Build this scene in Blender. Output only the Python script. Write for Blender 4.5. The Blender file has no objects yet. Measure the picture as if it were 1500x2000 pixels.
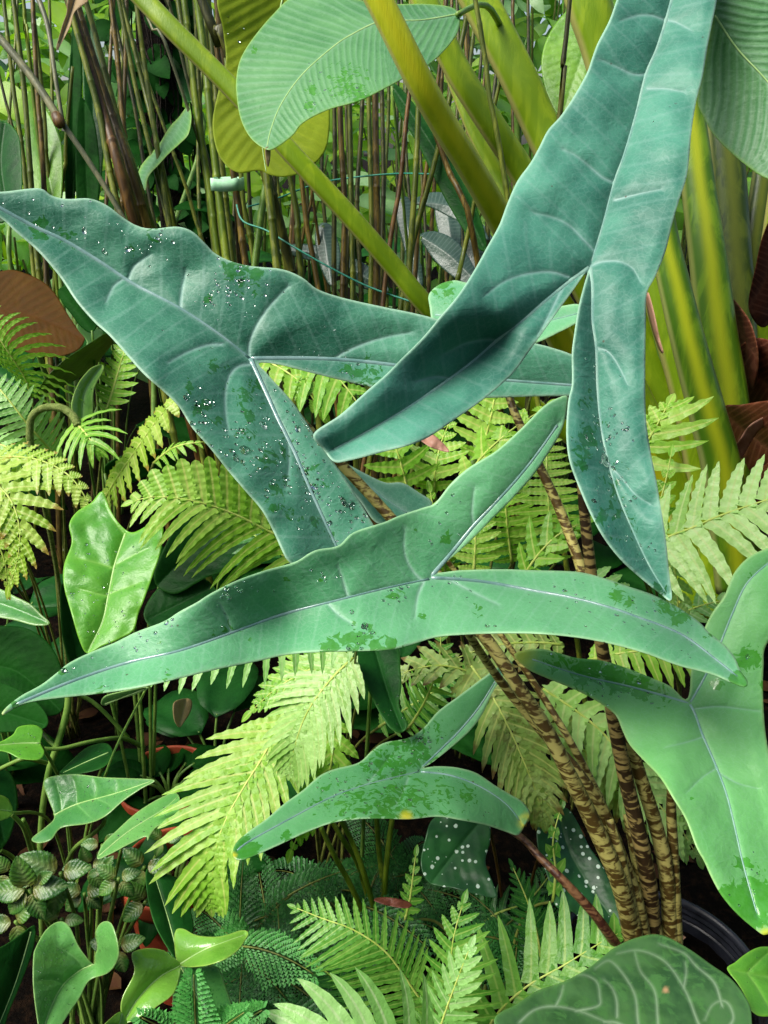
import bpy, math, random
import numpy as np
from mathutils import Vector, noise
from mathutils.geometry import delaunay_2d_cdt
random.seed(11); RNG = np.random.RandomState(5)
S = bpy.context.scene; COL = S.collection
PI = math.pi
# ---------------------------------------------------------------- camera, sky, sun, exposure
F = 1608.0; TILT = math.radians(24); CAM = np.array([0, 0, 1.35])
cd = bpy.data.cameras.new('camera'); cam = bpy.data.objects.new('camera', cd); COL.objects.link(cam)
cam.location = CAM; cam.rotation_euler = (PI/2 - TILT, 0, 0)
cd.sensor_fit = 'HORIZONTAL'; cd.sensor_width = 36; cd.lens = 36*F/1500; cd.clip_start = .02; cd.clip_end = 300
S.camera = cam
SUN_EL = math.radians(54); SUN_AZ = math.radians(-114)        # azimuth from +Y towards +X
w = bpy.data.worlds.new('World'); S.world = w; w.use_nodes = True
nt = w.node_tree; sky = nt.nodes.new('ShaderNodeTexSky'); sky.sky_type = 'NISHITA'; sky.sun_disc = False
sky.sun_elevation = SUN_EL; sky.sun_rotation = SUN_AZ; sky.dust_density = 3.5; sky.air_density = 1.0; sky.ozone_density = .6
nt.links.new(sky.outputs[0], nt.nodes['Background'].inputs[0]); nt.nodes['Background'].inputs[1].default_value = .06
sd = bpy.data.lights.new('sun', 'SUN'); sd.energy = 1.5; sd.angle = math.radians(34); sd.color = (1, .97, .91)
so = bpy.data.objects.new('sun', sd); COL.objects.link(so); so.location = (-3, -2, 6)
sv = Vector((math.sin(SUN_AZ)*math.cos(SUN_EL), math.cos(SUN_AZ)*math.cos(SUN_EL), math.sin(SUN_EL)))
so.rotation_euler = sv.to_track_quat('Z', 'Y').to_euler()
S.view_settings.view_transform = 'Standard'; S.view_settings.look = 'None'
S.view_settings.exposure = 1.68; S.view_settings.gamma = 1
S.render.engine = 'CYCLES'
# ---------------------------------------------------------------- geometry helpers
FW = np.array([0, math.cos(TILT), -math.sin(TILT)]); UP = np.array([0, math.sin(TILT), math.cos(TILT)]); RT = np.array([1., 0, 0])
def P(px, py, d): return CAM + d*(FW + (px-750)/F*RT - (py-1000)/F*UP)
def PA(xy, d): return CAM + d[:, None]*(FW + ((xy[:, 0]-750)/F)[:, None]*RT - ((xy[:, 1]-1000)/F)[:, None]*UP)
def nrm(v): v = np.asarray(v, float); return v/(np.linalg.norm(v)+1e-12)
def cr(pts, n=8, closed=False):
    p = np.array(pts, float); N = len(p); out = []
    rng_ = range(N if closed else N-1)
    for i in rng_:
        if closed: a, b, c, d = p[(i-1) % N], p[i], p[(i+1) % N], p[(i+2) % N]
        else: a, b, c, d = p[max(i-1, 0)], p[i], p[i+1], p[min(i+2, N-1)]
        for k in range(n):
            t = k/n
            out.append(.5*((2*b)+(c-a)*t+(2*a-5*b+4*c-d)*t*t+(-a+3*b-3*c+d)*t**3))
    if not closed: out.append(p[-1])
    return np.array(out)
def resample(p, step, closed=False):
    if closed: p = np.vstack([p, p[:1]])
    seg = np.linalg.norm(np.diff(p[:, :2] if p.shape[1] == 2 else p, axis=0), axis=1); L = np.concatenate([[0], np.cumsum(seg)])
    n = max(2, int(round(L[-1]/step))+1); t = np.linspace(0, L[-1], n)
    q = np.stack([np.interp(t, L, p[:, k]) for k in range(p.shape[1])], 1)
    return q[:-1] if closed else q
def segdist(q, poly):
    """distance, arclength and signed side of points q to polyline"""
    best = np.full(len(q), 1e9); tt = np.zeros(len(q)); sg = np.zeros(len(q)); acc = 0
    for a, b in zip(poly[:-1], poly[1:]):
        ab = b-a; L = np.linalg.norm(ab)+1e-9; u = np.clip(((q-a)@ab)/L**2, 0, 1)
        dv = q-(a+u[:, None]*ab); d = np.linalg.norm(dv, axis=1); m = d < best
        best[m] = d[m]; tt[m] = acc+u[m]*L; sg[m] = np.sign(ab[0]*dv[m, 1]-ab[1]*dv[m, 0]); acc += L
    return best, tt, sg
def inpoly(q, poly):
    x, y = q[:, 0], q[:, 1]; c = np.zeros(len(q), bool); j = len(poly)-1
    for i in range(len(poly)):
        xi, yi = poly[i]; xj, yj = poly[j]
        if yi != yj:
            c ^= ((yi > y) != (yj > y)) & (x < (xj-xi)*(y-yi)/(yj-yi)+xi)
        j = i
    return c
def tps(ctrl):
    c = np.array(ctrl, float); X = c[:, :2]/1000; n = len(c)
    if n == 1: return lambda q: np.full(len(q), c[0, 2])
    def K(a, b):
        r2 = ((a[:, None]-b[None])**2).sum(2)+1e-12; return .5*r2*np.log(r2)
    Pm = np.hstack([np.ones((n, 1)), X]); A = np.zeros((n+3, n+3))
    A[:n, :n] = K(X, X)+np.eye(n)*1e-4; A[:n, n:] = Pm; A[n:, :n] = Pm.T
    s = np.linalg.lstsq(A, np.concatenate([c[:, 2], [0, 0, 0]]), rcond=None)[0]
    return lambda q: K(q/1000, X)@s[:n] + np.hstack([np.ones((len(q), 1)), q/1000])@s[n:]
def root_loc(o):
    while o.parent: o = o.parent
    return np.array(o.location)
def obj(name, v, f, mat, parent=None, origin=None, smooth=True, mask=None, solid=0, label=None, uvm=None):
    v = np.asarray(v, float)
    if parent is not None: base = root_loc(parent)
    else: base = np.array(origin if origin is not None else [v[:, 0].mean(), v[:, 1].mean(), v[:, 2].min()])
    me = bpy.data.meshes.new(name); me.from_pydata((v-base).tolist(), [], [list(map(int, x)) for x in f]); me.update()
    if smooth: me.polygons.foreach_set('use_smooth', [True]*len(me.polygons))
    if mask is not None:
        a = me.color_attributes.new('mask', 'FLOAT_COLOR', 'POINT'); a.data.foreach_set('color', np.asarray(mask, np.float32).ravel())
    if uvm is not None:
        a = me.color_attributes.new('coord', 'FLOAT_COLOR', 'POINT'); a.data.foreach_set('color', np.asarray(uvm, np.float32).ravel())
    if mat: me.materials.append(mat)
    o = bpy.data.objects.new(name, me); COL.objects.link(o)
    if parent is not None: o.parent = parent
    else: o.location = base
    if solid:
        m = o.modifiers.new('thickness', 'SOLIDIFY'); m.thickness = solid; m.offset = 0
    if label: o['label'] = label
    return o
def thing(name, label, cat, loc, group=None):
    o = bpy.data.objects.new(name, None); COL.objects.link(o); o.location = loc; o.empty_display_size = .05
    o['label'] = label; o['category'] = cat
    if group: o['group'] = group
    return o
def tag(o, label, cat, group=None, kind=None):
    if label: o['label'] = label
    if cat: o['category'] = cat
    if group: o['group'] = group
    if kind: o['kind'] = kind
    return o
def ground_below(p): return np.array([p[0], p[1], 0.])
class MB:
    def __init__(s): s.v = []; s.f = []; s.m = []; s.u = []; s.n = 0
    def add(s, v, f, m=None, u=None):
        v = np.asarray(v, float); s.v.append(v); s.f += [[i+s.n for i in x] for x in f]; s.n += len(v)
        s.m.append(np.zeros((len(v), 4)) if m is None else np.asarray(m, float))
        s.u.append(np.zeros((len(v), 4)) if u is None else np.asarray(u, float))
    def build(s, name, mat, parent=None, **k):
        return obj(name, np.vstack(s.v), s.f, mat, parent, mask=np.vstack(s.m), uvm=np.vstack(s.u), **k)
def frames(p):
    T = np.gradient(p, axis=0); T /= np.linalg.norm(T, axis=1)[:, None]+1e-12; return T
def tube_geo(p, r, seg=8, prof=None, nref=None, jit=0):
    """tube along 3D points p with radii r (px converted before). prof: list of (a,b) section points"""
    p = np.asarray(p, float); r = np.broadcast_to(r, (len(p),)).astype(float); T = frames(p)
    ref = np.array(nref if nref is not None else -FW, float); v = []; uu = []
    if prof is None:
        an = np.linspace(0, 2*PI, seg, endpoint=False); prof = np.stack([np.cos(an), np.sin(an)], 1)
    prof = np.asarray(prof); seg = len(prof); L = np.concatenate([[0], np.cumsum(np.linalg.norm(np.diff(p, axis=0), axis=1))])
    for i in range(len(p)):
        n = nrm(ref-T[i]*(ref@T[i])); s_ = np.cross(T[i], n)
        rr = r[i]*(1+(random.uniform(-jit, jit) if jit else 0))
        v.append(p[i]+rr*(prof[:, :1]*s_+prof[:, 1:]*n))
        uu.append(np.stack([np.arange(seg)/seg, np.full(seg, L[i]), np.full(seg, i/(len(p)-1)), prof[:, 0]], 1))
    f = []
    for i in range(len(p)-1):
        for k in range(seg):
            a = i*seg+k; b = i*seg+(k+1) % seg; f.append((a, b, b+seg, a+seg))
    f.append(tuple(range(seg))[::-1]); f.append(tuple((len(p)-1)*seg+k for k in range(seg)))
    return np.vstack(v), f, np.vstack(uu)
def stem(name, pts, r0, r1, mat, parent=None, px=True, n=6, seg=8, prof=None, jit=0, **k):
    """pts = [(px,py,d)] pixel+depth; r in pixels at that depth"""
    c = cr(pts, n); d = c[:, 2]; p = PA(c[:, :2], d) if px else c
    t = np.linspace(0, 1, len(c)); r = (r0+(r1-r0)*t)*(d/F if px else 1)
    v, f, u = tube_geo(p, r, seg, prof, jit=jit)
    return obj(name, v, f, mat, parent, uvm=u, mask=np.hstack([np.zeros((len(v), 3)), np.ones((len(v), 1))]), **k)
# ---------------------------------------------------------------- materials
def M_(name):
    m = bpy.data.materials.new(name); m.use_nodes = True; m.node_tree.nodes.clear(); return m, G(m.node_tree)
class G:
    def __init__(s, t): s.t = t
    def n(s, k, **kw):
        x = s.t.nodes.new(k)
        for a, b in kw.items(): setattr(x, a, b)
        return x
    def put(s, sock, v):
        if hasattr(v, 'default_value') or isinstance(v, bpy.types.NodeSocket): s.t.links.new(v, sock)
        elif isinstance(v, (tuple, list)) and len(v) == 3 and sock.type == 'RGBA': sock.default_value = (*v, 1)
        else: sock.default_value = v
    def math(s, op, a, b=0.0, c=None, clamp=False):
        x = s.n('ShaderNodeMath', operation=op, use_clamp=clamp); s.put(x.inputs[0], a); s.put(x.inputs[1], b)
        if c is not None: s.put(x.inputs[2], c)
        return x.outputs[0]
    def mix(s, f, a, b, bt='MIX'):
        x = s.n('ShaderNodeMix', data_type='RGBA', blend_type=bt); s.put(x.inputs[0], f); s.put(x.inputs[6], a); s.put(x.inputs[7], b); return x.outputs[2]
    def ramp(s, v, lo, hi, a=0.0, b=1.0):
        x = s.n('ShaderNodeMapRange', interpolation_type='SMOOTHSTEP'); s.put(x.inputs[0], v); x.inputs[1].default_value = lo; x.inputs[2].default_value = hi
        x.inputs[3].default_value = a; x.inputs[4].default_value = b; return x.outputs[0]
    def coord(s, scale=(1, 1, 1)):
        c = s.n('ShaderNodeTexCoord').outputs['Object']
        mp = s.n('ShaderNodeMapping'); s.put(mp.inputs[0], c); mp.inputs['Scale'].default_value = scale; return mp.outputs[0]
    def noise(s, vec, scale, detail=3, rough=.55, dist=0):
        x = s.n('ShaderNodeTexNoise'); s.put(x.inputs['Vector'], vec); x.inputs['Scale'].default_value = scale; x.inputs['Detail'].default_value = detail
        x.inputs['Roughness'].default_value = rough; x.inputs['Distortion'].default_value = dist; return x.outputs[0]
    def attr(s, nm):
        x = s.n('ShaderNodeAttribute'); x.attribute_name = nm; sp = s.n('ShaderNodeSeparateColor'); s.t.links.new(x.outputs['Color'], sp.inputs[0])
        return sp.outputs[0], sp.outputs[1], sp.outputs[2], x.outputs['Alpha']
    def bump(s, h, st=.3, dist=.002, prev=None):
        x = s.n('ShaderNodeBump'); x.inputs['Strength'].default_value = st; x.inputs['Distance'].default_value = dist; s.put(x.inputs['Height'], h)
        if prev is not None: s.put(x.inputs['Normal'], prev)
        return x.outputs[0]
    def out(s, col, rough=.5, normal=None, spec=.5, trans=0, tcol=None, coat=0, coatr=.1):
        b = s.n('ShaderNodeBsdfPrincipled'); s.put(b.inputs['Base Color'], col); s.put(b.inputs['Roughness'], rough); s.put(b.inputs['Specular IOR Level'], spec)
        s.put(b.inputs['Coat Weight'], coat); s.put(b.inputs['Coat Roughness'], coatr)
        if normal is not None: s.put(b.inputs['Normal'], normal)
        r = b.outputs[0]
        if trans:
            t = s.n('ShaderNodeBsdfTranslucent'); s.put(t.inputs[0], tcol if tcol is not None else col)
            mx = s.n('ShaderNodeMixShader'); mx.inputs[0].default_value = trans; s.t.links.new(r, mx.inputs[1]); s.t.links.new(t.outputs[0], mx.inputs[2]); r = mx.outputs[0]
        o = s.n('ShaderNodeOutputMaterial'); s.t.links.new(r, o.inputs[0])
def mat_leaf(name, c1, c2, vein, edge=None, wetc=(.02, .12, .015), yel=(.75, .6, .06), rough=.42, trans=.18, nscale=9, coat=0, spec=.5, bumps=.25, vs=1., rib=0., fleck=None, glossn=0, ribl=.2):
    """mask: R vein, G edge, B wet density, A yellowing"""
    m, g = M_(name); c = g.coord(); R, E, Wt, Y = g.attr('mask'); tx = g.attr('coord')
    n1 = g.noise(c, nscale, 4, .6, .4); n2 = g.noise(c, nscale*7, 3, .6)
    col = g.mix(g.ramp(n1, .34, .66), c1, c2)
    col = g.mix(g.math('MULTIPLY', g.ramp(n2, .4, .75), .12), col, g.mix(.5, col, (.9, 1, .85), 'MULTIPLY'))
    col = g.mix(g.math('MULTIPLY', g.ramp(g.noise(c, 55, 4, .7), .52, .7), .12), col, g.mix(1., col, (.55, .75, .6), 'MULTIPLY'))
    if rib:
        ph = g.math('SINE', g.math('MULTIPLY', tx[2], 2*PI)); col = g.mix(g.math('MULTIPLY', g.ramp(ph, ribl, 1), rib), col, vein)
    if fleck:
        fl = g.ramp(g.noise(c, 260, 2, .5), .58, .66); col = g.mix(g.math('MULTIPLY', fl, .5), col, fleck)
    vo = g.n('ShaderNodeTexVoronoi', feature='DISTANCE_TO_EDGE'); g.put(vo.inputs['Vector'], g.coord((1, 1, 1))); vo.inputs['Scale'].default_value = 150
    col = g.mix(g.math('MULTIPLY', g.ramp(vo.outputs['Distance'], .09, .0), .16), col, vein)
    col = g.mix(g.math('MULTIPLY', R, vs), col, vein)
    if edge: col = g.mix(g.math('MULTIPLY', E, .8), col, edge)
    vs_ = g.n('ShaderNodeTexVoronoi'); g.put(vs_.inputs['Vector'], c); vs_.inputs['Scale'].default_value = 48; s3 = g.n('ShaderNodeSeparateColor'); g.put(s3.inputs[0], vs_.outputs['Color'])
    col = g.mix(g.math('MULTIPLY', g.math('MULTIPLY', g.ramp(g.math('ADD', vs_.outputs['Distance'], g.math('MULTIPLY', n2, .12)), .14, .09), g.math('GREATER_THAN', s3.outputs[0], .86)), .75), col, (.05, .035, .012))
    wn = g.noise(c, 75, 3, .6, 1.2); w_ = g.ramp(g.math('ADD', wn, g.math('MULTIPLY', Wt, .32)), .69, .725)
    w_ = g.math('MULTIPLY', w_, g.ramp(Wt, .02, .12))
    col = g.mix(g.math('MULTIPLY', w_, g.math('ADD', .55, g.math('MULTIPLY', g.noise(c, 160, 2), .5))), col, wetc)
    col = g.mix(g.math('MULTIPLY', Y, g.ramp(n2, .2, .5)), col, yel)
    rg = g.math('ADD', rough-.06, g.math('MULTIPLY', n2, .14))
    if glossn: rg = g.math('SUBTRACT', rg, g.math('MULTIPLY', g.ramp(g.noise(c, 22, 3), .45, .6), glossn))
    rg = g.math('SUBTRACT', rg, g.math('MULTIPLY', w_, max(rough-.09, .0)))
    b = g.bump(g.math('ADD', g.math('MULTIPLY', n2, .6), g.math('MULTIPLY', g.noise(c, nscale*30, 3, .6), .5)), bumps, .0016)
    b = g.bump(g.noise(c, 26, 3, .5, .6), .35, .006, b); b = g.bump(g.noise(g.coord((40, 40, 95)), 1, 4, .6, 1.5), .3, .003, b)
    g.out(col, rg, b, spec, trans, g.mix(1, col, (1.1, 1.25, .35), 'MULTIPLY'), coat)
    return m
def mat_stem(name, c1, c2, rough=.45, stripes=None, det=4, band=None, scale=(60, 60, 22), edge=None, coat=0, thr=(.45, .6), grain=.3, stripew=.85, spec=.35):
    m, g = M_(name); c = g.coord(); u = g.attr('coord')
    n = g.noise(g.coord(scale), 1, det, .6, .8); col = g.mix(g.ramp(n, thr[0], thr[1]), c1, c2)
    col = g.mix(g.math('MULTIPLY', g.ramp(g.noise(c, 6, 3), .4, .65), .3), col, g.mix(1, col, (.6, .62, .5), 'MULTIPLY'))
    if stripes:
        wv_ = g.math('MULTIPLY', g.math('SUBTRACT', g.noise(g.coord((3, 3, 1.5)), 2, 3), .5), .35)
        ab = g.math('ABSOLUTE', g.math('ADD', g.math('SUBTRACT', u[3], .12), wv_))
        col = g.mix(g.math('MULTIPLY', g.ramp(ab, .6, .0), stripew), col, stripes)
        col = g.mix(g.math('MULTIPLY', g.ramp(g.math('SUBTRACT', u[3], wv_), .3, .75), .3), col, g.mix(1, col, (.45, .6, .5), 'MULTIPLY'))
    if edge: col = g.mix(g.ramp(g.math('ABSOLUTE', u[3]), .8, .97), col, edge)
    b = g.bump(g.noise(g.coord((300, 300, 30)), 1, 3), grain, .002)
    g.out(col, rough, b, spec, 0, None, coat)
    return m
def mat_simple(name, c1, c2, scale=20, rough=.7, bump=.4, bd=.004, thr=(.4, .6), coat=0, spec=.3):
    m, g = M_(name); c = g.coord(); n = g.noise(c, scale, 5, .65, .3)
    g.out(g.mix(g.ramp(n, *thr), c1, c2), rough, g.bump(g.noise(c, scale*3, 5, .7), bump, bd), spec, 0, None, coat); return m
# ---------------------------------------------------------------- leaf, frond and stem builders
_dv = []
def drop_template():
    if _dv: return _dv[0]
    v = [(0, 0, 1.)]; f = []
    for j, ph in enumerate((30, 60, 90)):
        for k in range(8):
            a = 2*PI*k/8; s_ = math.sin(math.radians(ph)); v.append((s_*math.cos(a), s_*math.sin(a), math.cos(math.radians(ph))))
    for k in range(8): f.append((0, 1+k, 1+(k+1) % 8))
    for j in range(2):
        for k in range(8): a = 1+j*8+k; b = 1+j*8+(k+1) % 8; f.append((a, a+8, b+8, b))
    f.append(tuple(range(24, 16, -1)))
    _dv.append((np.array(v), f)); return _dv[0]
def droplets(leaf, pts3, nor, rads, mat):
    tv, tf = drop_template(); mb = MB()
    for p, n, r in zip(pts3, nor, rads):
        a = nrm(np.cross(n, (.3, .1, .9))); b = np.cross(n, a); e = random.uniform(.75, 1.5); th = random.uniform(0, 3.14)
        a2 = a*math.cos(th)+b*math.sin(th); b2 = np.cross(n, a2)
        wob = 1+RNG.uniform(-.16, .16, len(tv))
        mb.add(p+r*(tv[:, :1]*wob[:, None]*a2*e+tv[:, 1:2]*wob[:, None]*b2+tv[:, 2:]*.3*n), tf)
    o = mb.build('water_droplets', mat, leaf); o['kind'] = 'stuff'; return o
def traced(name, outline, ribs, veins, ctrl, mat, parent=None, g=7, fold=.012, fw=90, quilt=.006, qw=24, wave=(.004, 120), groove=.0012, wet=(), yel=(),
           phase=None, ribamp=.0, mid=None, midr=(3.2, 1.2), drops=None, solid=.0007, label=None, vw=2.4, origin=None, smooth_n=6, tilt=0, edgew=3.5):
    """leaf blade traced at its own distance: outline/ribs/veins in photo pixels, ctrl = (px,py,depth in metres)"""
    ol = resample(cr(outline, smooth_n, True), g*.8, True); R_ = [resample(cr(r, 6), g*.8) for r in ribs]; V_ = [resample(cr(v, 6), g*.8) for v in veins]
    x0, y0 = ol.min(0); x1, y1 = ol.max(0)
    xs = np.arange(x0, x1, g); ys = np.arange(y0, y1, g*.866)
    q = np.array([(x+(g/2 if j % 2 else 0), y) for j, y in enumerate(ys) for x in xs]); q = q+RNG.uniform(-.12*g, .12*g, q.shape)
    q = q[inpoly(q, ol)]
    dO = segdist(q, np.vstack([ol, ol[:1]]))[0]; q = q[dO > g*(1.15 if g > 3 else .55)]
    lines = []
    for k, c in enumerate(R_+V_):
        t = frames(c); n = np.stack([-t[:, 1], t[:, 0]], 1); offs = (0, -2.6, 2.6, -6, 6) if k < len(R_) or len(V_) < 30 else (0,)
        if g <= 3: offs = (0,)
        for o_ in offs: lines.append(c+n*o_)
    if lines:
        ln = np.vstack(lines)
        for c in R_+V_:
            d = segdist(q, c)[0]; q = q[d > (8.5 if g > 3 else g*.7)]
        ln = ln[inpoly(ln, ol)]; ln = ln[segdist(ln, np.vstack([ol, ol[:1]]))[0] > g*.4]
        key = np.unique(np.round(ln/1.6).astype(int), axis=0, return_index=True)[1]; ln = ln[key]
        q = np.vstack([q, ln])
    tn = frames(np.vstack([ol, ol[:1]]))[:-1]; nn_ = np.stack([-tn[:, 1], tn[:, 0]], 1)*(g*.62)
    rg_ = np.vstack([ol+nn_, ol-nn_]); rg_ = rg_[inpoly(rg_, ol)]; rg_ = rg_[segdist(rg_, np.vstack([ol, ol[:1]]))[0] > g*.5]
    q = np.vstack([q, rg_]) if g > 3 else q
    n0 = len(ol); allp = np.vstack([ol, q])
    vs, es, fs, *_ = delaunay_2d_cdt([Vector(p) for p in allp], [(i, (i+1) % n0) for i in range(n0)], [], 1, 1e-4)
    X = np.array([(v.x, v.y) for v in vs]); fs = [list(f) for f in fs]
    dr = np.full(len(X), 1e3); tt = np.zeros(len(X)); sg = np.zeros(len(X)); rl = np.zeros(len(X))
    for c in R_:
        d, t, s_ = segdist(X, c); m = d < dr; dr[m] = d[m]; tt[m] = t[m]; sg[m] = s_[m]
    dv = np.full(len(X), 1e3); vm = np.zeros(len(X))
    for c in V_:
        d, t, s_ = segdist(X, c); L = t.max()+1e-6; dv = np.minimum(dv, d+0*t)
        vm = np.maximum(vm, np.exp(-(d/vw)**2)*(1-.55*t/L))
    da = np.minimum(dr, dv); dep = tps(ctrl)(X)
    do = segdist(X, np.vstack([ol, ol[:1]]))[0]
    dep = dep-fold*(1-np.exp(-dr/fw))-quilt*(1-np.exp(-(da/qw)**1.5))*np.clip(do/30+.3, 0, 1)
    dep += groove*np.exp(-(da/3.5)**2)
    if tilt: dep += tilt*sg*dr/100
    wa, ws = wave; z = np.array([noise.noise(Vector((x/ws, y/ws, ctrl[0][2]*7))) + .45*noise.noise(Vector((x/ws*2.7, y/ws*2.7, 3.3))) for x, y in X])
    dep -= wa*z*np.clip(dr/60, .1, 1)
    ph = np.zeros(len(X))
    if phase:
        sp, sl, cv = phase; ph = (tt-sl*dr+cv*dr*dr/100)/sp + (sg > 0)*.5; dep -= ribamp*np.sin(2*PI*ph)*np.clip(dr/12, 0, 1)*np.clip(do/12, 0, 1)
    p3 = PA(X, dep)
    wv = np.zeros(len(X)); yv = np.zeros(len(X))
    for (a, b, r, val) in wet: wv = np.maximum(wv, val*np.clip(1.3-np.hypot(X[:, 0]-a, X[:, 1]-b)/r, 0, 1))
    for (a, b, r, val) in yel: yv = np.maximum(yv, val*np.clip(1.5-1.5*np.hypot(X[:, 0]-a, X[:, 1]-b)/r, 0, 1))
    rv = np.exp(-(dr/5.)**2)*.35 if R_ else np.zeros(len(X))
    mask = np.stack([np.maximum(vm, rv), np.exp(-(do/edgew)**2), wv, yv], 1)
    uvm = np.stack([X[:, 0]/1000, X[:, 1]/1000, ph, dr/100], 1)
    # face orientation towards the camera
    f0 = fs[len(fs)//2]; nn = np.cross(p3[f0[1]]-p3[f0[0]], p3[f0[2]]-p3[f0[0]])
    if nn@(p3[f0[0]]-CAM) > 0: fs = [f[::-1] for f in fs]
    o = obj(name, p3, fs, mat, parent, mask=mask, uvm=uvm, solid=solid, label=label, origin=origin)
    fn = np.zeros_like(p3)
    F3 = np.array([f[:3] for f in fs]); nf = np.cross(p3[F3[:, 1]]-p3[F3[:, 0]], p3[F3[:, 2]]-p3[F3[:, 0]])
    for k in range(3): np.add.at(fn, F3[:, k], nf)
    fn /= np.linalg.norm(fn, axis=1)[:, None]+1e-12
    if mid:
        mb = MB()
        for c in R_:
            dd = segdist(c, np.vstack([ol, ol[:1]]))[0]; ins = inpoly(c, ol)
            idx = [int(np.argmin(((X-p)**2).sum(1))) for p in c]; sub = c[::2] if len(c) > 6 else c
            idx = idx[::2] if len(c) > 6 else idx
            ii = [k for k in range(len(sub)) if inpoly(sub[k:k+1], ol)[0]]
            if len(ii) < 3: continue
            # smooth the sampled depths so that the rib does not jitter
            ddp = dep[[idx[k] for k in ii]]; kk = np.ones(3)/3; ddp = np.convolve(np.pad(ddp, 1, 'edge'), kk, 'valid')
            pts = PA(sub[ii], ddp-.0008); r = np.linspace(midr[0], midr[1], len(ii))*ddp/F
            v, f, u = tube_geo(pts, r, 8, [(math.cos(a), .55*math.sin(a)) for a in np.linspace(0, 2*PI, 8, endpoint=False)]); mb.add(v, f, None, u)
        if mb.v: mb.build('midrib', mid, o)
    if drops:
        dm, cl = drops; ps = []; ns = []; rs = []
        for (a, b, r, n_, sz) in cl:
            for _ in range(int(n_*.85+.6)):
                for tr in range(6):
                    x = random.gauss(a, r*.5); y = random.gauss(b, r*.5)
                    i = int(np.argmin((X[:, 0]-x)**2+(X[:, 1]-y)**2))
                    if math.hypot(X[i, 0]-x, X[i, 1]-y) < g*1.2 and do[i] > 3:
                        ps.append(p3[i]+fn[i]*.0004); ns.append(fn[i]); rs.append(random.uniform(.3, 1)**1.8*sz*(1.7 if random.random() < .08 else 1)*dep[i]/F); break
        if ps: droplets(o, ps, ns, rs, dm)
    return o
def leafgeo(base, d, up, L, W, shape='ovate', curl=.5, fold=.2, nu=12, nv=2, ripple=0., twist=0., nr=5, serr=0.):
    """a free-standing leaf: base point, direction, upward normal, length, width"""
    d = nrm(d); up = nrm(up-np.dot(up, d)*d); s_ = np.cross(d, up); v = []; m = []; u = []; p = np.array(base, float); ds = L/nu
    ph = random.uniform(0, 6)
    for i in range(nu+1):
        s = i/nu
        if shape == 'ovate': w_ = W*.5*math.sin(PI*min(1, s**.72))**.75*(1 if s < .97 else .3)
        elif shape == 'lance': w_ = W*.5*math.sin(PI*s**.8)**.8
        elif shape == 'strap': w_ = W*.5*min(1, s*5+.25)*(1-s**4)
        elif shape == 'round': w_ = W*.5*math.sin(PI*min(1, s))**.5
        w_ *= 1+serr*(i % 2)
        a = curl*s; dd = nrm(d*math.cos(a)-up*math.sin(a)); uu = nrm(up*math.cos(a)+d*math.sin(a))
        if i: p = p+dd*ds
        for k in range(-nv, nv+1):
            t = k/nv; off = s_*w_*t*math.cos(twist*s)+uu*(abs(t)*w_*fold+ripple*W*math.sin(nr*2*PI*s+ph+(1 if k > 0 else 0))*abs(t))
            v.append(p+off); m.append((math.exp(-(t*3.5)**2)*.8, max(0, abs(t)-.8), 0, 0)); u.append((s, t, s*nr*2-abs(t)*1.2, 0))
    c = 2*nv+1; f = [(i*c+k, i*c+k+1, (i+1)*c+k+1, (i+1)*c+k) for i in range(nu) for k in range(c-1)]
    return np.array(v), f, np.array(m, float), np.array(u, float)
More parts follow.
